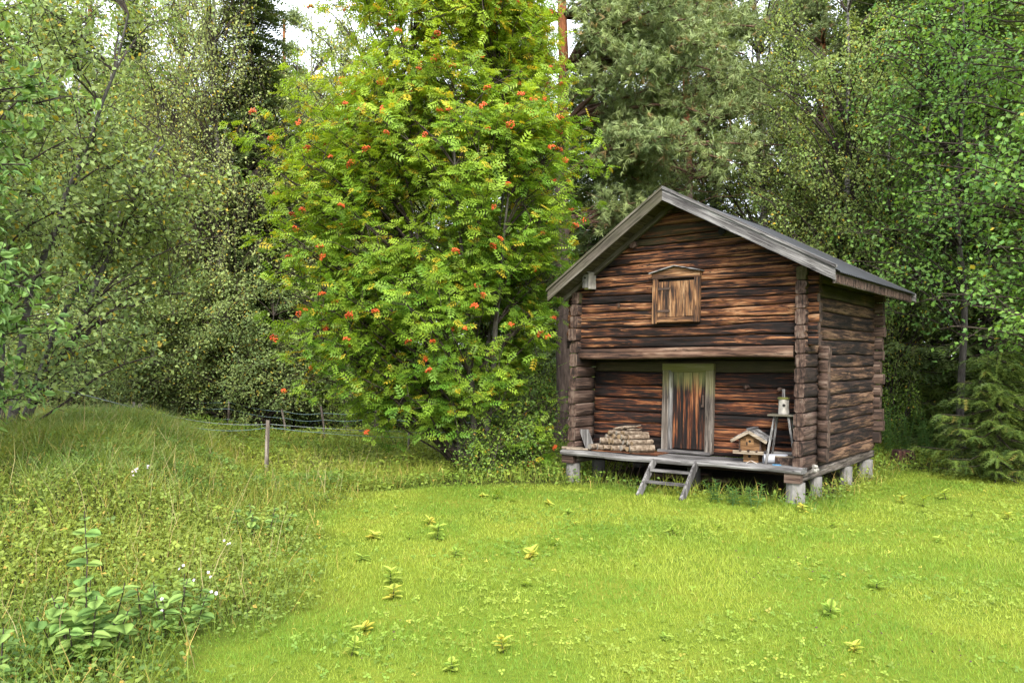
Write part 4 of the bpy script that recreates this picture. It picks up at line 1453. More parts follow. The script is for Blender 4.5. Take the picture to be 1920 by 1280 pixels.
# spruces
s_tall = put(mk_spruce(41, 15.5, 1.55, 'spruce_tree', 'narrow dark spruce spire between the pale birches', per=8, side=10, twl=(.3, .62)), 470, 22)
s_wide = put(mk_spruce(42, 11, 2.3, 'spruce_tree', 'broad dark spruce behind the storehouse gable', per=8, side=12, bare=.04, twl=(.3, .6)), 1130, 20.5)
s_trunk = put(mk_spruce(43, 19, 2.0, 'spruce_tree', 'tall spruce with bare grey lower trunk right of the storehouse', bare=.27, per=7, side=10, twl=(.3, .6)), 1757, 19)
G_S = 'background spruces deep in the wood'
for i, (src, px, D, sc) in enumerate(((s_wide, 760, 26, 1.0), (s_wide, 880, 22.5, .8), (s_wide, 960, 25, 1.0), (s_tall, 240, 29, .95),
                                      (s_tall, 1250, 28, 1.0), (s_wide, 1320, 25, 1.0), (s_wide, 1560, 26, .9), (s_wide, 1720, 27, 1.1), (s_wide, 1850, 16.5, .95), (s_trunk, 1660, 22, .9), (s_trunk, 1900, 22, 1.0), (s_wide, 2010, 18, 1.0), (s_tall, 1620, 34, 1.2), (s_wide, -60, 22, 1.0),
                                      (s_wide, 470, 34, 1.1), (s_wide, 830, 33, 1.2), (s_wide, 1080, 32, 1.2), (s_wide, 1420, 33, 1.0), (s_wide, 300, 36, 1.1), (s_wide, 1900, 30, 1.4), (s_tall, 1000, 38, 1.2), (s_wide, 620, 38, 1.3), (s_wide, 100, 34, 1.2), (s_wide, 1600, 42, 1.4), (s_wide, 1200, 40, 1.4), (s_wide, -100, 36, 1.4), (s_wide, 2050, 36, 1.5))):
    lab = 'narrow dark spruce spire deeper in the wood' if src is s_tall else 'spruce with high crown and bare trunk deeper in the wood' if src is s_trunk else 'broad dark low-skirted spruce deeper in the wood'
    o = again(src, px, D, i * 2.3, sc, label=lab)
    o['group'] = G_S + (' narrow' if src is s_tall else ' bare' if src is s_trunk else ' broad')

# pines
p_big = put(mk_pine(51, 15, [(1.6, -.3, 8.2, 1.9, 1.7, 1.4), (2.6, -.2, 6.3, 1.5, 1.4, .9), (.4, .5, 12.0, 2.0, 2.0, 1.6), (-1.6, .6, 8.8, 1.2, 1.2, 1.2), (3.1, -.1, 8.6, 1.2, 1.2, 1.1), (1.5, -.2, 5.1, 1.1, 1.0, .5)], 105, 'pine_tree',
                    'big pine with grey lower bark and orange upper trunk between rowan and storehouse'), 1056, 17)
p_2 = put(mk_pine(52, 14, [(0, 0, 9.6, 2.2, 2.0, 2.0), (.9, -.3, 7.0, 1.9, 1.7, 1.2), (-1.2, 0, 7.2, 1.5, 1.5, .9), (1.2, 0, 11.2, 1.6, 1.6, 1.2), (0, 0, 13.2, 1.0, 1.0, 1.2)], 85, 'pine_tree', 'grey-green pine whose crown rises over the storehouse ridge', r0=.17), 1290, 20.5)
o = again(p_2, 1552, 24, 2.0, 1.05, label='pine with orange trunk glimpsed between birches above the eave')
o = again(p_2, 528, 33, 1.0, 1.12, label='small pine top beside the narrow spruce spire')
o = again(p_2, 1760, 29, 4.0, 1.1, label='pine standing behind the bare-trunked spruce')
o = again(p_2, 160, 26, 3.0, 1.0, label='pine half hidden behind the goat willow')


# ------------------------------------------------------------------ trees with big leaves at both edges of the picture
def build_willows():
    rg = np.random.default_rng(61)
    x, y = PX(8, 10.4), 10.4
    z = float(height(x, y))
    stems = []
    for k in range(6):
        a = R((-20, 25, 60, 130, 200, 290)[k])
        e = (rg.uniform(1.6, 2.6) if k < 3 else 1.5)
        stems.append(stem_line(rg, (math.cos(a) * .12, math.sin(a) * .12, -.15), (math.cos(a) * e, math.sin(a) * e, rg.uniform(3.4, 5.6)), rg.uniform(.045, .075), .012, 10, .12))
    blobs = [(.3, 0, 3.6, 2.0, 2.2, 1.8), (1.5, .2, 2.1, 1.5, 1.6, 1.2), (.2, 0, 5.6, 1.7, 1.9, 1.3), (1.2, -.2, 1.1, 1.3, 1.0, .6), (-1.2, 0, 3.2, 1.6, 1.8, 2.0)]
    lines, lv, tips, raw = broadleaf(rg, stems, blobs, 175, 9, 25, T_LEAF, .070, limb_r=.018, leaf_jit=.10, rmin=.4, zmin=.35, twig_len=(.25, .7), steep=.6)
    tree_thing('goat_willow', 'spreading goat willow with forked grey stems on the grassy bank', 'tree', (x, y, z), lines, lv, BARK['willow'], LEAF['willow'])
    # nearer willow whose leafy branches reach in from the edge
    rg = np.random.default_rng(62)
    x, y = PX(-205, 7.6), 7.6
    z = float(height(x, y))
    stems = [stem_line(rg, (0, 0, -.1), (.5 * math.cos(a), .5 * math.sin(a), 4.6), .06, .012, 9, .1) for a in (0, 2, 4)]
    blobs = [(.25, 0, 3.4, 1.15, 1.2, 1.3), (.55, -.1, 1.75, 1.05, .9, .75), (.45, 0, 1.0, .9, .9, .4)]
    lines, lv, tips, raw = broadleaf(rg, stems, blobs, 80, 7, 9, T_OVAL, .098, limb_r=.018, leaf_jit=.07, rmin=.55, zmin=.3, twig_len=(.2, .55), steep=.6, upz=1.3)
    P, d, up, sc = raw
    k = len(T_OVAL[0])
    # the leaves nearest the lawn side show largest: each is a leaf of its own
    rank = np.argsort(-(P[:, 0] - .6 * P[:, 1] + .12 * rg.normal(size=len(P))))[:260]
    rest = np.setdiff1d(np.arange(len(P)), rank)
    V, F = stamp(T_OVAL[0], T_OVAL[1], P[rest], frames(d[rest], up[rest]), sc[rest])
    o = tree_thing('goat_willow', 'near goat willow with large round leaves hanging over the bank', 'tree', (x, y, z), lines, (V, F, rand_tint(rg, len(rest), k)), BARK['willow'], LEAF['willow_big'])
    ms = []
    for q in range(5):
        ms.append(mesh_arrays('leaf', T_OVAL[0], T_OVAL[1], LEAF['willow_big'], rand_tint(rg, 1, k), True))
    M = frames(d[rank], up[rank])
    for i, j in enumerate(rank):
        c = link('leaf', ms[i % 5], o, tuple(P[j]))
        c.rotation_euler = Matrix(M[i].tolist()).to_euler()
        c.scale = (sc[j],) * 3


build_willows()


def build_alder():
    rg = np.random.default_rng(71)
    x, y = PX(2085, 11.8), 11.8
    z = float(height(x, y))
    stems = [stem_line(rg, (0, 0, -.1), (-.3, .1, 9.5), .13, .02, 14, .05), stem_line(rg, (.3, .3, -.1), (.5, .5, 8), .09, .02, 12, .06)]
    blobs = [(-.6, 0, 6.4, 2.3, 2.0, 1.6), (-.9, -.1, 4.3, 2.2, 1.9, 1.5), (-1.1, 0, 2.5, 1.7, 1.5, .9), (-.2, 0, 8.2, 1.7, 1.6, 1.3)]
    lines, lv, tips, raw = broadleaf(rg, stems, blobs, 190, 8, 12, oval_tmpl(.42, .06, -.10) if False else leaf_tmpl(.40, .06), .078, limb_r=.024, leaf_jit=.10, rmin=.4, zmin=.9, twig_len=(.25, .7), steep=.35, upz=1.4)
    tree_thing('aspen_tree', 'fresh green round-leaved aspen leaning in over the young spruce', 'tree', (x, y, z), lines, lv, BARK['grey'], LEAF['alder'])
    rg = np.random.default_rng(72)
    x, y = PX(1800, 15.0), 15.0
    z = float(height(x, y))
    stems = [stem_line(rg, (0, 0, -.1), (.2, .1, 9), .08, .02, 12, .07)]
    blobs = [(-.3, 0, 6.6, 1.8, 1.6, 2.2), (-.7, 0, 3.9, 1.6, 1.4, 1.4)]
    lines, lv, tips, raw = broadleaf(rg, stems, blobs, 120, 8, 11, leaf_tmpl(.38, .06), .075, limb_r=.02, leaf_jit=.10, rmin=.35, zmin=1.4, twig_len=(.25, .7), steep=.4, upz=1.2)
    tree_thing('aspen_tree', 'loose-crowned aspen standing between the bare-trunked spruce and storehouse', 'tree', (x, y, z), lines, lv, BARK['grey'], LEAF['alder'])


build_alder()

# young spruce at the lawn's edge, with finer twigs
tw_fine = twig_tmpl(11, .032, 8, 48, -.18)
y_spr = put(mk_spruce(81, 2.3, 1.25, 'young_spruce', 'young bright-tipped spruce with drooping sprays at the edge of the lawn', LEAF['yspruce'], bare=.05, whorl=.17, per=9, side=16, dead=False, tw=tw_fine, twl=(.16, .34), droop=.30, group=None), 1868, 12.3, 0, .88)
y_2 = again(y_spr, 1960, 13.2, 1.3, 1.25, label='taller young spruce behind the bright-tipped one')
y_3 = again(y_spr, 1745, 16.5, 2.6, .6, label='small spruce sapling by the old stump')

# shrubs
sh_a = put(mk_bush(91, 2.4, 4.2, 'shrub', 'big rounded shrub with pale leaves left of the rowan behind the fence', LEAF['willow'], boughs=230, twigs=9, per=17, size=.068), 385, 22.0)
sh_b = put(mk_bush(92, 1.3, 2.2, 'shrub', 'dense green shrub at the foot of the spruce beside the fence', LEAF['bush'], boughs=80, size=.06), 545, 22.6)
sh_c = put(mk_bush(93, .55, .85, 'low_shrub', 'low leafy shrub growing against the rowan stems', LEAF['bush'], boughs=34, size=.055), 905, 12.7, 0, .8)
for i, (src, px, D, sc, lab) in enumerate(((sh_a, 240, 20.5, .85, 'rounded shrub behind the crest of the bank'), (sh_a, 510, 23.5, .86, 'pale shrub close behind the fence stakes'), (sh_c, 985, 13.9, 1.2, 'leafy shrub between the rowan and the pine trunk'),
                                           (sh_c, 942, 13.3, .85, 'upright leafy sucker shoots right of the rowan stems'), (sh_b, 1700, 18.5, 1.0, 'dark leafy shrub right of the storehouse back corner'), (sh_b, 1665, 16.8, .8, 'bright-leaved shrub close behind the storehouse back corner'),
                                           (sh_a, 90, 16, .7, 'shrub behind the forked goat willow'), (sh_a, 310, 22.8, 1.1, 'pale tall shrub under the weeping birch'), (sh_a, 478, 21.2, 1.0, 'pale shrub at the foot of the narrow spruce'), (sh_a, 165, 19, .95, 'pale shrub behind the rope posts'), (sh_a, 640, 23.0, .65, 'shrub under the birch just behind the fence posts'))):
    again(src, px, D, i * 1.7, sc, label=lab)
for i, (src, px, D, sc) in enumerate(((sh_b, 740, 23, 1.0), (sh_b, 820, 20.5, .8), (sh_b, 900, 20, .9), (sh_b, 1000, 19.5, .9), (sh_b, 1110, 18, .8), (sh_b, 440, 23, 1.0), (sh_b, 1820, 18, 1.0), (sh_b, 320, 22, 1.0), (sh_b, 180, 20, 1.1), (sh_b, 1760, 23, 1.1), (sh_b, 1640, 20, 1.0), (sh_b, 1920, 17, 1.0), (sh_b, 690, 21.5, .8))):
    o = again(src, px, D, i * 2.1 + .4, sc, label='shady undergrowth shrub between the forest trunks')
    o['group'] = 'undergrowth shrubs in the wood'

# ------------------------------------------------------------------ grass, herbs and small plants
GR = dict(
    lawn=leaf_mat('lawn_blade', (.132, .235, .028), (.262, .322, .046), (.36, .34, .08), .025, .42, .6, .5, .2),
    tall=leaf_mat('tall_grass_blade', (.125, .215, .062), (.250, .320, .100), (.44, .39, .20), .06, .40, .6, .5, .2),
    rough=leaf_mat('rough_grass_blade', (.085, .145, .020), (.210, .245, .035), (.42, .32, .10), .08, .40, .6, .5, .2),
    herb=leaf_mat('meadow_herb_leaf', (.080, .155, .030), (.200, .255, .042), (.38, .27, .06), .025, .42, .55, .6),
    pale=leaf_mat('seedling_leaf', (.210, .330, .055), (.400, .460, .080), (.52, .48, .08), .06, .45, .6, .4, .1),
    blue=leaf_mat('bluish_round_leaf', (.120, .225, .060), (.215, .315, .080), (.45, .45, .05), .01, .42, .6, .45, .12),
    willowherb=leaf_mat('willowherb_leaf', (.050, .125, .035), (.105, .195, .050), (.3, .25, .05), .02, .4, .55, .5),
    weed=leaf_mat('lawn_weed_leaf', (.120, .215, .030), (.245, .310, .045), (.36, .33, .06), .02, .42, .55, .5),
    straw=leaf_mat('straw_stalk', (.22, .19, .09), (.38, .32, .17), (.4, .3, .15), .1, .3, .7, .4, .1),
    petal=plain_mat('pale_lilac_petal', (.36, .31, .40), (.48, .43, .50), 20, .6, 0),
    seedhead=plain_mat('dark_seedhead', (.03, .015, .012), (.07, .04, .03), 20, .9, 0),
)


def blade_tmpl(seg=2, w=.5, bend=.35):
    if seg == 1:
        return np.array([(-w, 0, 0), (w, 0, 0), (0, bend, 1)], float), np.array([(0, 1, 2)])
    v = [(-w, 0, 0), (w, 0, 0), (-w * .8, bend * .28, .55), (w * .8, bend * .28, .55), (0, bend, 1)]
    return np.array(v, float), np.array([(0, 1, 3), (0, 3, 2), (2, 3, 4)])


def blades(name, rg, x, y, h, w, mat, seg, label, cat, bend=.4, patch=.5, tilt=.22, z=None, splay=None):
    n = len(x)
    tv, tf = blade_tmpl(seg, .5, bend)
    a = rg.random(n) * 2 * math.pi
    ca, sa = np.cos(a), np.sin(a)
    lean = rg.normal(size=(n, 2)) * tilt
    if splay is not None:       # tussock: blades fan out from the middle
        lean = lean + splay
        a = np.arctan2(-splay[:, 0], splay[:, 1]) + rg.normal(size=n) * .4
        ca, sa = np.cos(a), np.sin(a)
    X = np.stack([ca, sa, 0 * a], 1) * w[:, None]
    Yv = np.stack([-sa, ca, 0 * a], 1) * h[:, None]
    Z = np.stack([lean[:, 0], lean[:, 1], np.ones(n)], 1) * h[:, None]
    M = np.stack([X, Yv, Z], 2)
    P = np.stack([x, y, (height(x, y) if z is None else z) - .006], 1)
    V, F = stamp(tv, tf, P, M, np.ones(n))
    base = np.clip(.5 + (vnoise(x, y, 1.3, 40) - .5) * 1.1 * patch * 2 + (vnoise(x, y, 5, 4) - .5) * .5, 0, 1)
    t = rg.random((n, 3))
    t[:, 0] = np.clip(base + rg.normal(size=n) * .16, 0, 1)
    t = np.repeat(t, len(tv), 0)
    return tag(link(name, mesh_arrays(name, V, F, mat, t)), label, cat, kind='stuff')


def scatter(rg, n, x0, x1, y0, y1, keep, fan=True):
    """uniform points over a patch of ground, kept by a mask probability"""
    x, y = rg.uniform(x0, x1, n), rg.uniform(y0, y1, n)
    k = rg.random(n) < keep(x, y)
    if fan:
        k &= np.abs(x) < .63 * y * 1.12 + .7
    return x[k], y[k]


def build_lawn():
    rg = np.random.default_rng(101)
    X, Y, H, W = [], [], [], []
    for (y0, y1, dens, w) in ((2.7, 5.5, 5200, .0042), (5.5, 7.5, 3600, .0055), (7.5, 10, 2300, .0075), (10, 14.2, 1500, .0095)):
        n = int((y1 - y0) * 22 * dens * .8)
        x, y = scatter(rg, n, -5, 12, y0, y1, lambda a, b: lawn_mask(a, b) * ~under_cabin(a, b, .02))
        h = (.016 + .020 * vnoise(x, y, 1.6, 77) + .012 * vnoise(x, y, .5, 13)) * rg.uniform(.6, 1.4, len(x))
        X.append(x); Y.append(y); H.append(h); W.append(w * rg.uniform(.7, 1.4, len(x)))
    X, Y, H, W = map(np.concatenate, (X, Y, H, W))
    blades('lawn_grass', rg, X, Y, H, W, GR['lawn'], 1, 'short bright green mown lawn grass', 'grass', .55, .8, .35)
    return len(X)


build_lawn()


def leaves_on_ground(name, rg, x, y, zlo, zhi, size, mat, label, cat, tmpl=T_LEAF, upz=1.0, patch=1.0):
    n = len(x)
    z = height(x, y) + rg.uniform(0, 1, n) ** 1.3 * (zhi - zlo) * (.5 + vnoise(x, y, 1.7, 55)) + zlo
    P = np.stack([x, y, z], 1)
    d = nrm(rg.normal(size=(n, 3)) * np.array([1, 1, .35]) + np.array([0, 0, .15]))
    up = nrm(rg.normal(size=(n, 3)) * .5 + np.array([0, -.35, upz]))
    sc = size * rg.uniform(.6, 1.35, n)
    V, F = stamp(tmpl[0], tmpl[1], P, frames(d, up), sc)
    base = np.clip(.5 + (vnoise(x, y, 1.1, 31) - .5) * 1.3 * patch, 0, 1)
    t = rg.random((n, 3))
    t[:, 0] = np.clip(base + rg.normal(size=n) * .2, 0, 1)
    return tag(link(name, mesh_arrays(name, V, F, mat, np.repeat(t, len(tmpl[0]), 0))), label, cat, kind='stuff')


def build_meadow():
    rg = np.random.default_rng(111)
    notlawn = lambda a, b: (1 - lawn_mask(a, b)) * ~under_cabin(a, b, -.25)
    # low broad-leaved herbs on the slope and in the paddock behind
    x, y = scatter(rg, 180000, -9, -1, 2.7, 12, lambda a, b: notlawn(a, b) * (.35 + .65 * vnoise(a, b, .8, 12)))
    leaves_on_ground('meadow_herbs', rg, x, y, .01, .17, .034, GR['herb'], 'low clover-like herbs covering the bank', 'herbs')
    x, y = scatter(rg, 80000, -10, 8, 11, 20, lambda a, b: notlawn(a, b) * (.35 + .65 * vnoise(a, b, .8, 12)))
    leaves_on_ground('paddock_herbs', rg, x, y, .01, .17, .055, GR['weed'], 'low yellowing herbs in the paddock under the rowan', 'herbs')
    x, y = scatter(rg, 9000, -9, -1, 2.7, 12, lambda a, b: notlawn(a, b) * sstep(.5, .75, vnoise(a, b, 1.3, 66)))
    leaves_on_ground('broad_herbs', rg, x, y, .04, .20, .07, GR['herb'], 'larger-leaved herbs in patches on the bank', 'herbs', T_TREF)
    # fine rough grass through the herbs
    x, y = scatter(rg, 70000, -9, -1, 2.7, 13, lambda a, b: notlawn(a, b) * .8)
    blades('rough_grass', rg, x, y, rg.uniform(.10, .28, len(x)), rg.uniform(.004, .008, len(x)), GR['rough'], 2, 'rough unmown grass between the herbs', 'grass', .5, .5, .3)
    x, y = scatter(rg, 36000, -8, 9, 11, 20, lambda a, b: notlawn(a, b) * .8)
    blades('paddock_grass', rg, x, y, rg.uniform(.10, .26, len(x)), rg.uniform(.007, .012, len(x)), GR['rough'], 2, 'thin rough grass in the paddock and under the trees', 'grass', .5, .5, .3)
    # long arching grey-green grass on the crest of the bank
    cx, cy = scatter(rg, 2600, -9, -2.2, 6.8, 13.5, lambda a, b: sstep(.25, .75, bank(a, b)) * (.2 + .8 * sstep(.3, .7, vnoise(a, b, 1.1, 5))))
    k = 38
    ox, oy = rg.normal(size=(2, len(cx) * k)) * .06
    x, y = np.repeat(cx, k) + ox, np.repeat(cy, k) + oy
    hh = np.repeat(rg.uniform(.09, .28, len(cx)), k) * rg.uniform(.6, 1.25, len(x))
    blades('long_grass', rg, x, y, hh, rg.uniform(.004, .008, len(x)), GR['tall'], 2, 'long arching grey-green tussock grass on the crest of the bank', 'grass', .7, .5, .18, splay=np.stack([ox, oy], 1) * 8)
    x, y = scatter(rg, 1500, -9, -1.8, 4.5, 13.5, lambda a, b: notlawn(a, b) * .6)
    blades('dry_stalks', rg, x, y, rg.uniform(.3, .62, len(x)), rg.uniform(.003, .005, len(x)), GR['straw'], 2, 'thin straw-coloured seed stalks standing in the rough grass', 'grass', .35, .3, .25)
    # long grass by the storehouse pillars and along the lawn edge
    def fringe(a, b):
        u, v = local_cab(a, b)
        f = (np.abs(v + .12) < .38) & (u > -.5) & (u < 4.1)
        s = (np.abs(u + .12) < .25) & (v > -.3) & (v < 4)
        return (f | s) * .9
    x, y = scatter(rg, 26000, 0, 8, 9, 15, fringe)
    k = rg.random(len(x)) < .42
    x, y = x[k], y[k]
    blades('fringe_grass', rg, x, y, rg.uniform(.07, .30, len(x)), rg.uniform(.005, .009, len(x)), GR['rough'], 2, 'uncut grass tufts along the storehouse pillars', 'grass', .6, .5, .35)
    x, y = scatter(rg, 26000, 0, 8, 9, 15, lambda a, b: fringe(a, b) * vnoise(a, b, 1.5, 60))
    leaves_on_ground('fringe_herbs', rg, x, y, .01, .18, .05, GR['herb'], 'green weeds growing along the storehouse pillars', 'herbs')
    # broad weeds in the lawn
    x, y = scatter(rg, 30000, -4, 9, 2.8, 13, lambda a, b: lawn_mask(a, b) * ~under_cabin(a, b, .02) * (.12 + sstep(.4, .75, vnoise(a, b, 1.2, 91))))
    leaves_on_ground('lawn_weeds', rg, x, y, .008, .034, .036, GR['weed'], 'small pale broad-leaved weeds scattered in the lawn', 'weeds', T_TREF, upz=1.4)
    # fallen dark seed heads
    x, y = scatter(rg, 900, -1, 7, 3.6, 7.5, lambda a, b: sstep(.62, .8, vnoise(a, b, .9, 71)))
    x, y = x[:130], y[:130]
    leaves_on_ground('seed_heads', rg, x, y, .05, .10, .018, GR['seedhead'], 'tiny dark seed heads standing in the lawn', 'seed heads')


build_meadow()

# seedlings in the lawn: a short stem with its own leaves
def seedling_proto(seed, nl, size, mat, height_=.10):
    rg = np.random.default_rng(seed)
    lab = {10: 'pale ten-leaved seedling sprouting in the lawn', 8: 'small squat pale seedling sprouting in the lawn', 12: 'taller bushy pale seedling sprouting in the lawn'}[nl]
    o = thing('seedling', lab, 'seedling', (0, 0, 0), 0, {10: 'leafy', 8: 'squat', 12: 'bushy'}[nl] + ' seedlings in the lawn')
    V, F = tubes([(np.array([(0, 0, 0), (.005, .004, height_ * .6), (.0, .01, height_)]), np.array([.004, .003, .002]), 5)])
    link('stem', mesh_arrays('stem', V, F, BARK['twig']), o)
    tm = oval_tmpl(.34, .06, -.20)
    ms = [mesh_arrays('leaf', tm[0], tm[1], mat, rand_tint(rg, 1, len(tm[0])), True) for _ in range(3)]
    for i in range(nl):
        a = i * 2.4 + rg.normal() * .2
        z = height_ * (.35 + .65 * i / nl)
        tilt = R(8 + 30 * i / nl)
        d = np.array([[math.cos(a) * math.cos(tilt), math.sin(a) * math.cos(tilt), math.sin(tilt)]])
        M = frames(d, np.array([[0, 0, 1.0]]))[0]
        c = link('leaf', ms[i % 3], o, (0, 0, z), Matrix(M.tolist()).to_euler(), (size * rg.uniform(.75, 1.15),) * 3)
    return o


rs = np.random.default_rng(121)
protos = [seedling_proto(1, 10, .085, GR['pale']), seedling_proto(2, 8, .075, GR['pale'], .08), seedling_proto(3, 12, .095, GR['pale'], .14)]
used = set()
spots = [(735, 1090, 2), (740, 1115, 0), (1265, 1000, 2), (855, 1040, 1), (1000, 1040, 0), (1040, 1020, 1), (960, 940, 1), (905, 930, 0), (935, 935, 2), (1025, 948, 0), (1065, 965, 1), (1080, 985, 0), (1190, 1060, 1), (985, 1095, 1), (945, 1215, 0),
         (660, 1225, 2), (850, 1250, 2), (690, 1180, 0), (1545, 1150, 1), (1640, 1100, 1), (1440, 1010, 0), (1350, 990, 1), (1760, 1015, 2), (1725, 950, 2), (1770, 935, 2), (1690, 945, 0), (1815, 970, 2), (1885, 975, 0), (1860, 935, 1), (1500, 960, 0), (1560, 985, 1),
         (1600, 1215, 0), (1240, 1190, 1), (1410, 960, 1), (800, 985, 0), (770, 1010, 1), (700, 1010, 0), (680, 1050, 1), (820, 1010, 2)]
for (px, py, k) in spots:
    D = 2669 / (py - 680)
    x = PX(px, D)
    sc = rs.uniform(.6, 1.15)
    loc = (x, D, float(height(x, D)) - .018)
    if k not in used:
        used.add(k)
        o = protos[k]
        o.location, o.rotation_euler, o.scale = loc, (0, 0, rs.random() * 6), (sc,) * 3
    else:
        c = copy_thing(protos[k], loc, rs.random() * 6, (sc, sc * rs.uniform(.75, 1.1), sc * rs.uniform(.6, 1.1)))
        c.rotation_euler.x, c.rotation_euler.y = rs.normal() * .22, rs.normal() * .22


# foreground shrub with round bluish leaves in pairs
def round_leaf_plant(name, label, px, D, stems, seed, lsize=.075):
    rg = np.random.default_rng(seed)
    x = PX(px, D)
    o = thing(name, label, 'plant', (x, D, float(height(x, D))), 0)
    tm = oval_tmpl(.46, .05, -.28, .03)
    ms = []
    for _ in range(6):
        tt = rand_tint(rg, 1, len(tm[0]))
        tt[:5, 2] += .45       # paler midrib
        ms.append(mesh_arrays('leaf', tm[0], tm[1], GR['blue'], tt, False))
    for (bx, by, tx, ty, h, n) in stems:
        p = curve(np.array([bx, by, -.01]), np.array([tx, ty, h]), rg, 7, wob=.06)
        V, F = tubes([(p, np.linspace(.006, .003, 7), 5)])
        link('stem', mesh_arrays('stem', V, F, BARK['twig']), o)
        for i in range(n):
            t = .22 + .78 * (i + .5) / n
            q = p[min(6, int(t * 6))] + (p[min(6, int(t * 6) + 1)] - p[min(6, int(t * 6))]) * (t * 6 - int(t * 6))
            a0 = (i % 2) * 1.57 + rg.normal() * .25 + bx * 5
            for s in (0, math.pi):
                a = a0 + s + rg.normal() * .15
                tl = R(rg.normal(6, 10))
                d = np.array([[math.cos(a) * math.cos(tl), math.sin(a) * math.cos(tl), math.sin(tl)]])
                M = frames(d, np.array([[rg.normal() * .15, -.25 + rg.normal() * .15, 1.0]]))[0]
                link('leaf', ms[int(rg.integers(6))], o, tuple(q), Matrix(M.tolist()).to_euler(), (lsize * rg.uniform(.75, 1.25) * (.75 + .35 * math.sin(t * 2.8)),) * 3)


round_leaf_plant('leafy_shrub', 'young shrub with paired round bluish leaves at the lawn corner', 172, 4.75,
                 [(0, 0, -.03, .0, .88, 8), (.05, -.05, .10, -.10, .42, 6), (-.05, -.06, -.10, -.13, .38, 6), (.08, .03, .20, .02, .46, 5), (-.08, 0, -.20, -.02, .40, 5), (.0, -.10, .02, -.24, .28, 5), (.06, -.08, .14, -.22, .26, 5), (-.04, .06, -.06, .14, .45, 4), (.02, -.03, .02, -.07, .46, 6), (.12, -.02, .27, -.08, .33, 5), (-.1, -.05, -.24, -.10, .30, 5)], 131, .088)
round_leaf_plant('leafy_shrub', 'low sprawling shrub with round leaves right of the taller bluish shrub', 310, 5.25,
                 [(0, 0, -.06, .0, .34, 4), (.10, 0, .16, .0, .36, 4), (-.12, .02, -.18, .04, .30, 4), (.2, 0, .30, -.04, .27, 4), (.05, -.06, .06, -.14, .26, 4)], 132, .085)
round_leaf_plant('leafy_shrub', 'single small round-leaved shoot among the grass by the lawn edge', 345, 5.6, [(0, 0, .02, 0, .30, 3), (.1, 0, .14, 0, .22, 3)], 133, .07)
round_leaf_plant('leafy_shrub', 'leafy round-leaved sprig half cut off at the corner of the bank', 8, 4.35, [(0, 0, .02, 0, .34, 4), (.05, -.1, .08, -.15, .22, 3)], 134, .09)
round_leaf_plant('leafy_shrub', 'dark round-leaved bush where the bank meets the lawn', 480, 8.0, [(0, 0, -.05, 0, .38, 5), (.12, 0, .2, 0, .34, 5), (-.12, 0, -.2, 0, .34, 5), (.0, -.1, .03, -.15, .3, 5), (.25, .05, .36, .05, .28, 4), (-.25, 0, -.36, 0, .26, 4)], 135, .07)


# flowers on the bank
def flower(px, D, label, n=5, h=.22, seed=0):
    rg = np.random.default_rng(seed)
    x = PX(px, D)
    o = thing('wild_flower', label, 'flower', (x, D, float(height(x, D))))
    V, F = tubes([(np.array([(0, 0, 0), (.01, 0, h * .6), (.0, .0, h)]), np.array([.003, .003, .002]), 4)])
    link('stem', mesh_arrays('stem', V, F, GR['rough']), o)
    P, Dr, U = [], [], []
    for k in range(n):
        c = np.array([rg.normal() * .03, rg.normal() * .02, h + rg.normal() * .02])
        f = nrm(np.array([rg.normal() * .4, -1, .7 + rg.normal() * .3]))
        s = nrm(np.cross(f, (0, 0, 1)))
        t = np.cross(s, f)
        for q in range(5):
            a = q * 1.2566
            P.append(c); Dr.append(s * math.cos(a) + t * math.sin(a)); U.append(f)
    V, F = stamp(*leaf_tmpl(.4, .0, 0), np.array(P), frames(np.array(Dr), np.array(U)), np.full(len(P), .0125))
    link('blossom', mesh_arrays('blossom', V, F, GR['petal']), o)['kind'] = 'stuff'


for i, (px, py, h0, lab) in enumerate(((256, 978, .28, 'pale lilac flower head standing alone on the bank'), (278, 968, .28, 'small lilac blossom beside the lone lilac flower head'), (340, 1090, .2, 'white flower between the two round-leaved shrubs'), (357, 1110, .18, 'white flower just above the grass tuft by the lawn edge'), (400, 1102, .16, 'white flower next to the small round-leaved shoot'), (410, 1128, .14, 'drooping white flower at the very edge of the lawn'), (295, 1160, .12, 'low white flower beneath the sprawling shrub'), (430, 1045, .2, 'white flower near the dark round-leaved bush'))):
    D = 2669 / (py - 680) * .93
    flower(px, D, lab, 5 if i == 0 else 2 + i % 2, .20 if i < 2 else .22, i)


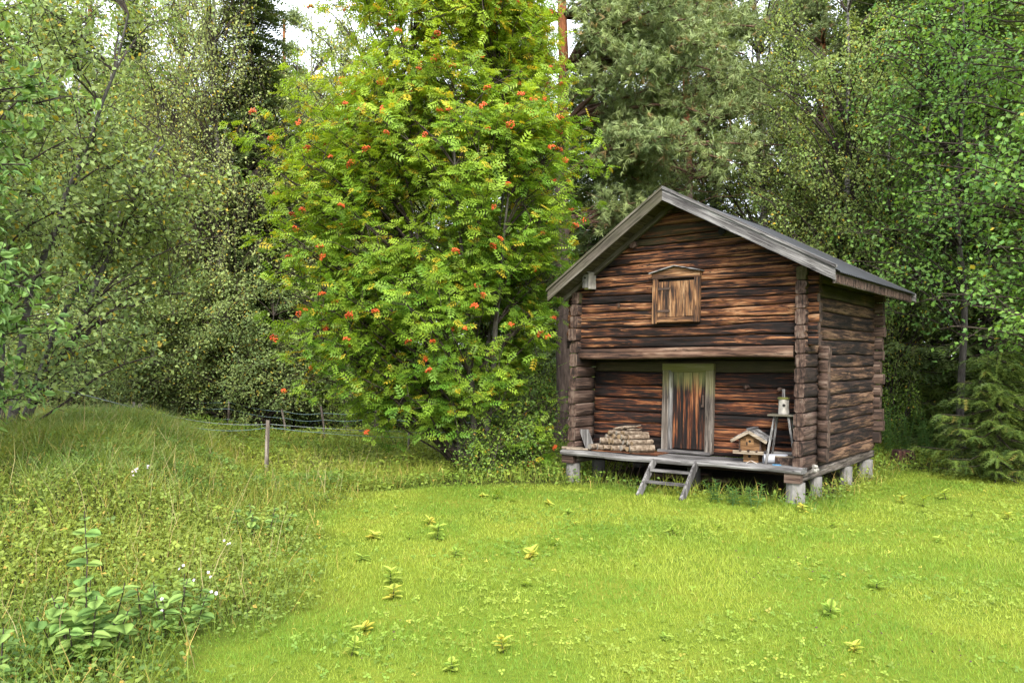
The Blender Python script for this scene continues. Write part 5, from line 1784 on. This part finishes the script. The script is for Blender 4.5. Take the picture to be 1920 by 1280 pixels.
# willowherb stand right of the storehouse, and two plants in front of the floor
def willowherb(px, D, n, h, spread, label, seed):
    rg = np.random.default_rng(seed)
    x0 = PX(px, D)
    o = thing('willowherb', label, 'plant', (x0, D, float(height(x0, D))))
    lines, P, Dr, U, S = [], [], [], [], []
    for k in range(n):
        b = np.array([rg.normal() * spread, rg.normal() * spread * .7, 0])
        hh = h * rg.uniform(.7, 1.15)
        top = b + np.array([rg.normal() * .08, rg.normal() * .08, hh])
        p = curve(b, top, rg, 5, wob=.05)
        lines.append((p, np.linspace(.006, .003, 5), 4))
        m = int(26 * (.6 + hh))
        for i in range(m):
            t = .15 + .85 * i / m
            q = b + (top - b) * t
            a = i * 2.4
            e = .15 + .9 * max(0, t - .6)
            P.append(q); Dr.append((math.cos(a), math.sin(a), e)); U.append((0, 0, 1)); S.append(.11 * (1 - .35 * t) * rg.uniform(.8, 1.2))
    V, F = tubes(lines)
    link('stems', mesh_arrays('stems', V, F, GR['willowherb'], np.full((len(V), 3), .5)), o)['kind'] = 'stuff'
    V, F = stamp(*leaf_tmpl(.10, .02, -.12), np.array(P), frames(np.array(Dr), np.array(U)), np.array(S))
    link('foliage', mesh_arrays('foliage', V, F, GR['willowherb'], rand_tint(rg, len(P), 4)), o)['kind'] = 'stuff'


willowherb(1690, 15.2, 46, .85, .42, 'dense stand of feathery green willowherb behind the storehouse back corner', 141)
willowherb(1415, 9.85, 3, .30, .06, 'small feathery plant sprouting under the porch near the corner pillar', 142)
willowherb(1345, 10.15, 4, .28, .07, 'feathery green plant under the middle of the porch', 143)
willowherb(1375, 10.0, 3, .22, .05, 'short bright plant between the two feathery ones under the porch', 144)

# ------------------------------------------------------------------ fence and posts
F_WOOD = wood_mat('fence_post_wood', 'z', [(.3, (.05, .04, .032)), (.6, (.13, .11, .092)), (.85, (.22, .195, .165))], tone=.5)
F_WIRE = plain_mat('greenish_fence_wire', (.10, .16, .17), (.16, .24, .25), 6, .5, 0)
F_ROPE = plain_mat('pale_fence_rope', (.14, .17, .17), (.22, .25, .25), 6, .7, 0)


def post_mesh(h, r, lean=(0, 0), seed=0):
    rg = np.random.default_rng(seed)
    p = np.array([(0, 0, -.25), (lean[0] * .3, lean[1] * .3, h * .4), (lean[0], lean[1], h)])
    V, F = tubes([(p, np.array([r * 1.05, r, r * .92]), 8)])
    k = len(V)
    V = np.vstack([V, [[lean[0], lean[1], h + .004]]])
    F = np.vstack([F, [(16 + i, 16 + (i + 1) % 8, k) for i in range(8)]])
    return mesh_arrays('post', V, F, F_WOOD)


fence = thing('wire_fence', 'low wire fence on thin wooden stakes in front of the dark wood', 'fence', (PX(430, 20.3), 20.3, 0))
fo = np.array(fence.location)
fposts = []
for i, (px, D, h, ln) in enumerate(((300, 20.6, .7, 0), (430, 20.3, .62, 0), (537, 20.0, .62, -.10), (610, 19.0, .72, -.10), (702, 19.6, .66, .06), (708, 19.7, .6, .0), (850, 19.0, .7, 0), (985, 18.6, .7, 0))):
    x = PX(px, D)
    z = float(height(x, D))
    fposts.append((x, D, z))
    link('post', post_mesh(h, .028, (ln, 0), i), fence, (x - fo[0], D - fo[1], z - fo[2]))
for hgt in (.56, .40, .14):
    pts = []
    for a, b in zip(fposts[:-1], fposts[1:]):
        for t in np.linspace(0, 1, 6, endpoint=False):
            q = np.array(a) * (1 - t) + np.array(b) * t
            pts.append(q + np.array([0, -.03, hgt - .05 * math.sin(t * math.pi)]) - fo)
    V, F = tubes([(np.array(pts), np.full(len(pts), .005), 5)])
    link('wire', mesh_arrays('wire', V, F, F_WIRE), fence)

x, D = PX(501, 12.4), 12.4
lp = thing('wooden_post', 'short round wooden post standing alone in the paddock grass', 'post', (x, D, float(height(x, D))))
LPZ = PZ(787, D) - float(height(x, D))
link('pole', post_mesh(LPZ, .034, (.02, 0), 3), lp)
corner = thing('corner_posts', 'pair of pale fence posts on the bank tied with sagging rope', 'post', (PX(262, 13.2), 13.2, float(height(PX(262, 13.2), 13.2))))
cz = PZ(757, 13.2) - corner.location.z
link('post', post_mesh(cz, .035, (.02, 0), 5), corner)
link('post', post_mesh(cz + .03, .022, (0, 0), 6), corner, (-.13, .1, 0))
t = np.linspace(0, 1, 24)[:, None]
A = np.array([0, 0, cz - .05])
Bp = np.array([lp.location.x + .02 - corner.location.x, lp.location.y - corner.location.y, lp.location.z + LPZ - .06 - corner.location.z])
Cp = np.array([PX(1000, 15.8) - corner.location.x, 15.8 - corner.location.y, .45 - corner.location.z])
for k, (dz, sag) in enumerate(((0, .10), (-.05, .16))):
    p = A + (Bp - A) * t + np.array([0, .035, dz]) - np.array([0, 0, 1]) * sag * 4 * t * (1 - t)
    q = Bp + (Cp - Bp) * t + np.array([0, .035, dz]) - np.array([0, 0, 1]) * sag * .8 * 4 * t * (1 - t)
    V, F = tubes([(np.vstack([p, q[1:]]), np.full(47, .0035 if k else .004), 5)])
    link('rope', mesh_arrays('rope', V, F, F_ROPE if k == 0 else F_WIRE), corner)
p = np.array([(-1.9, .2, .5 + .1), (-.9, .1, .42), (-.13, .1, cz - .06)])
V, F = tubes([(p, np.full(3, .005), 5)])
link('rope', mesh_arrays('rope', V, F, F_ROPE), corner)
x, D = PX(767, 15.8), 15.8
st = thing('fence_stake', 'short dark stake in the herbs under the rowan', 'stake', (x, D, float(height(x, D))))
link('pole', post_mesh(.42, .022, (0, 0), 7), st)

# rotten stump under the trees right of the storehouse
x, D = PX(1692, 14.3), 14.3
sp_ = thing('rotten_stump', 'low reddish rotten stump beside the willowherb', 'stump', (x, D, float(height(x, D))))
MB().cyl((0, 0, -.1), (0, 0, .22), .24, .17, 12, 0, wob=np.array([0, .12, -.1, .08, -.05, .1, -.08, .05, .1, -.1, .06, 0])).build('wood', wood_mat('rotten_wood', 'z', [(.3, (.02, .010, .008)), (.6, (.075, .035, .026)), (.85, (.15, .085, .065))]), sp_, loc=(0, 0, 0))
